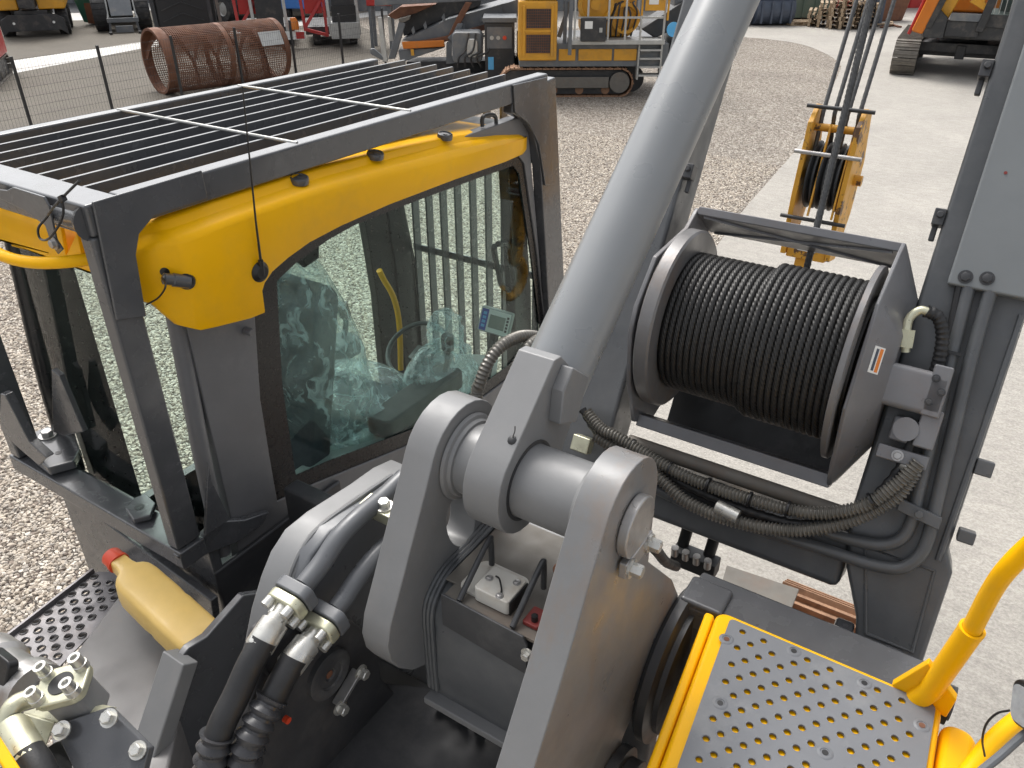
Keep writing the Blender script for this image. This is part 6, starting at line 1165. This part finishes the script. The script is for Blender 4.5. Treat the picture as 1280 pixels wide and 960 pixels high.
# ---- red screeners
for (u, v, lab, var) in ((340, 58, 'red mobile screener with grey belt standing right behind the trommel', 0), (420, 57, 'red lattice screener with black belt and pale tail end', 1)):
    RS, s = bthing('red_screener', lab, 'screener', u, v, 0.22, 'red screeners in the yard')
    obj('belt', M().box((-0.35 if var == 0 else -0.02, -0.3, 0.5), (0.5 if var == 0 else 0.72, -0.24, 3.2)), MT['mdark'], RS)
    x0_, x1_ = (-0.45, 0.6) if var == 0 else (-0.12, 0.82)
    for x in (x0_, x1_): obj('belt_rail', M().beam((x, -0.3, 0.35), (x-0.1, -0.1, 3.2), 0.10, 0.18, YA), MT['galv'], RS, 0.01)
    if var: obj('tail_box', M().box((-0.12, -0.5, 0.25), (0.82, 0.1, 0.75)), MT['galv'], RS, 0.02); obj('belt_skirt', M().box((-0.05, -0.36, 0.75), (0.75, -0.31, 1.25)), MT['rubber'], RS)
    xa = -0.95
    for a, b in (((xa, -0.2, 0.5), (xa-0.15, 0, 3.2)), ((xa+0.7, -0.2, 0.3), (xa+0.65, 0, 3.2)), ((xa, -0.2, 0.6), (xa+0.68, 0, 1.5)), ((xa-0.05, -0.1, 2.4), (xa+0.68, -0.1, 1.5)), ((xa, -0.2, 0.55), (xa+0.7, -0.2, 0.35))): obj('lattice_bar', M().beam(a, b, 0.10, 0.12, YA), MT['redpaint'], RS, 0.01)
    obj('red_side_panel', M().box((xa+0.05, 0.0, 1.0), (xa+0.62, 0.05, 2.9)), MT['redpaint'], RS, 0.01)
    obj('lower_frame', M().box((xa, 0.0, 0.35), (0.8, 2.8, 0.6)), MT['mdark'], RS, 0.02)
    for x in (-0.6, 0.62): tyre(RS, x, 0.3, 0.3, 0.25)
    if var == 0:
        obj('orange_beacon', M().lathe([(0, 0), (0.16, 0), (0.16, .6), (0.08, 1), (0, 1)], (0.82, -0.5, 0.55), (0, 0, 0.36), 16), MT['orange'], RS); obj('tail_board', M().box((0.5, -0.55, 0.25), (1.15, -0.5, 0.50)), MT['label'], RS); obj('tail_reflector', M().box((0.85, -0.56, 0.27), (1.12, -0.551, 0.48)), MT['redpaint'], RS)
RB, s = bthing('red_hopper', 'small red hopper on grey posts beside the screening plant', 'hopper', 470, 62, 0.0)
obj('hopper_box', M().box((-0.2, 0, 1.3), (0.6, 1, 1.75)), MT['redpaint'], RB, 0.03)
for x in (-0.12, 0.5): obj('hopper_leg', M().box((x-0.05, 0.1, 0), (x+0.05, 0.2, 1.3)).box((x-0.05, 0.8, 0), (x+0.05, 0.9, 1.3)), MT['mgrey'], RB)
# ---- red machine at the frame's left edge
RE, s = bthing('red_crawler_machine', 'red crawler machine with dark track beyond the fence', 'machine', -16, 106, 0.35); RE.scale = (0.82, 0.82, 0.82)
track(RE, 0.2, 0.5, -1.5, 2.2, 0.62)
obj('red_body', M().prism([Vector((0, y, z)) for y, z in ((-1.1, 0.65), (2.2, 0.65), (2.2, 1.9), (0.4, 2.0), (-0.7, 1.3))], (0.45, 0, 0)), MT['redpaint'], RE, 0.05); obj('red_body', M().box((-1.8, -1.0, 0.6), (0.0, 2.0, 1.5)), MT['redpaint'], RE, 0.05); obj('body_label', M().box((0.452, -0.2, 1.0), (0.456, 0.15, 1.25)), MT['myellow'], RE)
# ---- far right: buckets, container, pallets
for k, (u, v, lab) in enumerate(((962, 31, 'blue grey digging bucket with ribbed back beside the pallets'), (936, 30, 'blue grey digging bucket half hidden by the boom cylinder'))):
    BK, s = bthing('digging_bucket', lab, 'bucket', u, v, 0.1, 'spare buckets at the yard edge')
    pr_ = [Vector((-0.78, math.cos(a)*0.55, 0.55+math.sin(a)*0.55)) for a in [math.radians(100+i*20) for i in range(10)]]+[Vector((-0.78, 0.7, 0.25)), Vector((-0.78, 0.5, 1.05))]
    obj('bucket_shell', M().prism(pr_, (1.56, 0, 0)), MT['navy'], BK, 0.02)
    for j in range(4): obj('wear_rib', M().obox((-0.6+0.4*j, -0.56, 0.5), (0.04, 0, 0), (0, 0.03, 0), (0, 0, 0.4)), MT['navy'], BK)
    obj('top_lip', M().box((-0.85, -0.45, 1.0), (0.85, 0.5, 1.1)), MT['mgrey'], BK, 0.02)
GC, s = bthing('skip_container', 'dull green open skip container behind the pallets', 'container', 1003, 28, 0.05)
obj('skip_shell', M().prism([Vector((x, 0.5, z)) for x, z in ((-1.0, 0.1), (1.3, 0.1), (1.7, 1.3), (-1.3, 1.3))], (0, 1.6, 0)), MT['green'], GC, 0.03)
for j in range(5): obj('skip_rib', M().box((-0.9+0.5*j, 0.44, 0.15), (-0.82+0.5*j, 0.5, 1.25)), MT['green'], GC)
obj('skip_rim', M().box((-1.35, 0.42, 1.25), (1.75, 0.5, 1.38)), MT['green'], GC)
def pallet():
    o = bpy.data.objects.new('wooden_pallet', None); COL.objects.link(o)
    for k in range(5): obj('top_board', M().box((-0.6, -0.4+0.175*k, 0.122), (0.6, -0.30+0.175*k, 0.144)), MT['wood'], o)
    for y in (-0.4, -0.05, 0.3): obj('bottom_board', M().box((-0.6, y, 0), (0.6, y+0.1, 0.022)), MT['wood'], o)
    for x in (-0.6, -0.07, 0.46):
        for y in (-0.4, -0.05, 0.3): obj('block', M().box((x, y, 0.022), (x+0.14, y+0.1, 0.122)), MT['wood'], o)
    return o
proto = None
stacks = [(1001, 31, 1, 'single wooden pallet lying in front of the green skip'), (1022, 32, 4, 'wooden pallet in the low stack next to the green skip'), (1034, 33, 6, 'wooden pallet in the second stack from the green skip'), (1049, 35, 8, 'wooden pallet in the tall middle stack of pallets'), (1064, 35, 7, 'wooden pallet in the stack behind the hanging ropes'), (1080, 34, 6, 'wooden pallet in the stack nearest the orange excavator')]
for u, v, n, lab in stacks:
    p, s = gp_(u, v)
    for k in range(n):
        if proto is None: proto = pallet(); o = proto
        else: o = copy_tree(proto)
        o.location = (p.x+random.uniform(-.03, .03), p.y+random.uniform(-.03, .03), 0.012+0.147*k); o.rotation_euler = (0, 0, YAW+random.uniform(-.05, .05)+(0.15 if n == 1 else 1.2))
        tag(o, lab if n == 1 else (lab.replace('wooden pallet in', 'topmost wooden pallet on') if k == n-1 else (lab.replace('wooden pallet in', 'wooden pallet at the bottom of') if k == 0 else lab.replace('wooden pallet in', 'wooden pallet within'))), 'pallet', 'wooden pallets stacked at the yard edge')
for k, (u, v, lab) in enumerate(((1096, 35, 'blue grey steel crate beside the pallet stacks'),)):
    CB, s = bthing('steel_crate', lab, 'crate', u-4, v, 0.0); obj('crate_body', M().box((-0.45, 0.4, 0.05), (0.45, 1.3, 1.5)), MT['navy'], CB, 0.03)
    for j in range(4): obj('crate_rib', M().box((-0.42+0.24*j, 0.36, 0.1), (-0.36+0.24*j, 0.4, 1.45)), MT['navy'], CB)
for k in range(5):
    p, s = gp_(1098+5*k, 32+(k % 3)); o = obj('loose_plank', M().box((-0.5, -0.07, 0), (0.5, 0.07, 0.05)), MT['wood'] if k % 2 else MT['rust'], None, 0.004, loc=(p.x, p.y, 0.015+0.06*(k % 2)))
    o.rotation_euler = (0, 0, YAW+0.4*k); tag(o, 'loose pale weathered plank on the ground beside the orange excavator' if k % 2 else 'loose rust brown plank on the ground beside the orange excavator', 'plank', 'planks scattered by the pallets')
OM, s = bthing('rusty_attachment', 'rusty excavator attachment standing behind the pallet stacks', 'attachment', 1108, 27, 0.3)
obj('attachment_body', M().prism([Vector((x, 0, z)) for x, z in ((-0.8, 0), (0.8, 0), (1.0, 0.8), (0.3, 1.5), (-0.6, 1.2))], (0, 0.7, 0)), MT['rust'], OM, 0.05); obj('orange_plate', M().box((-1.2, -0.1, 0.7), (-0.7, 0.0, 1.3)), MT['orange'], OM)
obj('blue_pipe_stack', M().box((0, 0, 0), (0.01, 0.01, 0.01)), MT['truckblue'], OM) if False else None
BP, s = bthing('blue_trailer', 'small blue trailer far behind between the red screeners', 'trailer', 374, 26, 0.0)
obj('trailer_bed', M().box((-0.8, 0, 0.45), (0.9, 2, 0.95)), MT['truckblue'], BP, 0.03)
for x in (-0.5, 0.6): tyre(BP, x, 0.4, 0.28, 0.2)
# low wall of dark sheds closing the yard far off
for k, (u, v, w_, h_, mm, lab) in enumerate(((150, 4, 22, 4.5, 'mgrey', 'long grey shed at the far end of the yard behind the loader'), (560, 14, 26, 5, 'mgrey', 'long grey shed far behind the crusher'), (1010, 10, 18, 3.5, 'redpaint', 'dull red shed far behind the pallet stacks'), (1230, 4, 14, 4, 'mgrey', 'grey shed far behind the orange excavator'))):
    SH, s = bthing('yard_shed', lab, 'shed', u, v, 0.0, 'sheds closing the far end of the yard')
    wl_ = obj('wall', M().box((-w_/2, 0, 0), (w_/2, 6, h_)), MT[mm], SH)
    rbm = M()
    for j in range(int(w_/0.6)): rbm.box((-w_/2+0.6*j, -0.04, 0), (-w_/2+0.6*j+0.3, 0, h_))
    r_ = obj('cladding_ribs', rbm, MT[mm], SH, smooth=0); 
    obj('roof', M().prism([Vector((-w_/2-0.3, y, z)) for y, z in ((-0.4, h_), (3, h_+1.2), (6.4, h_))], (w_+0.6, 0, 0)), MT['galv'], SH)
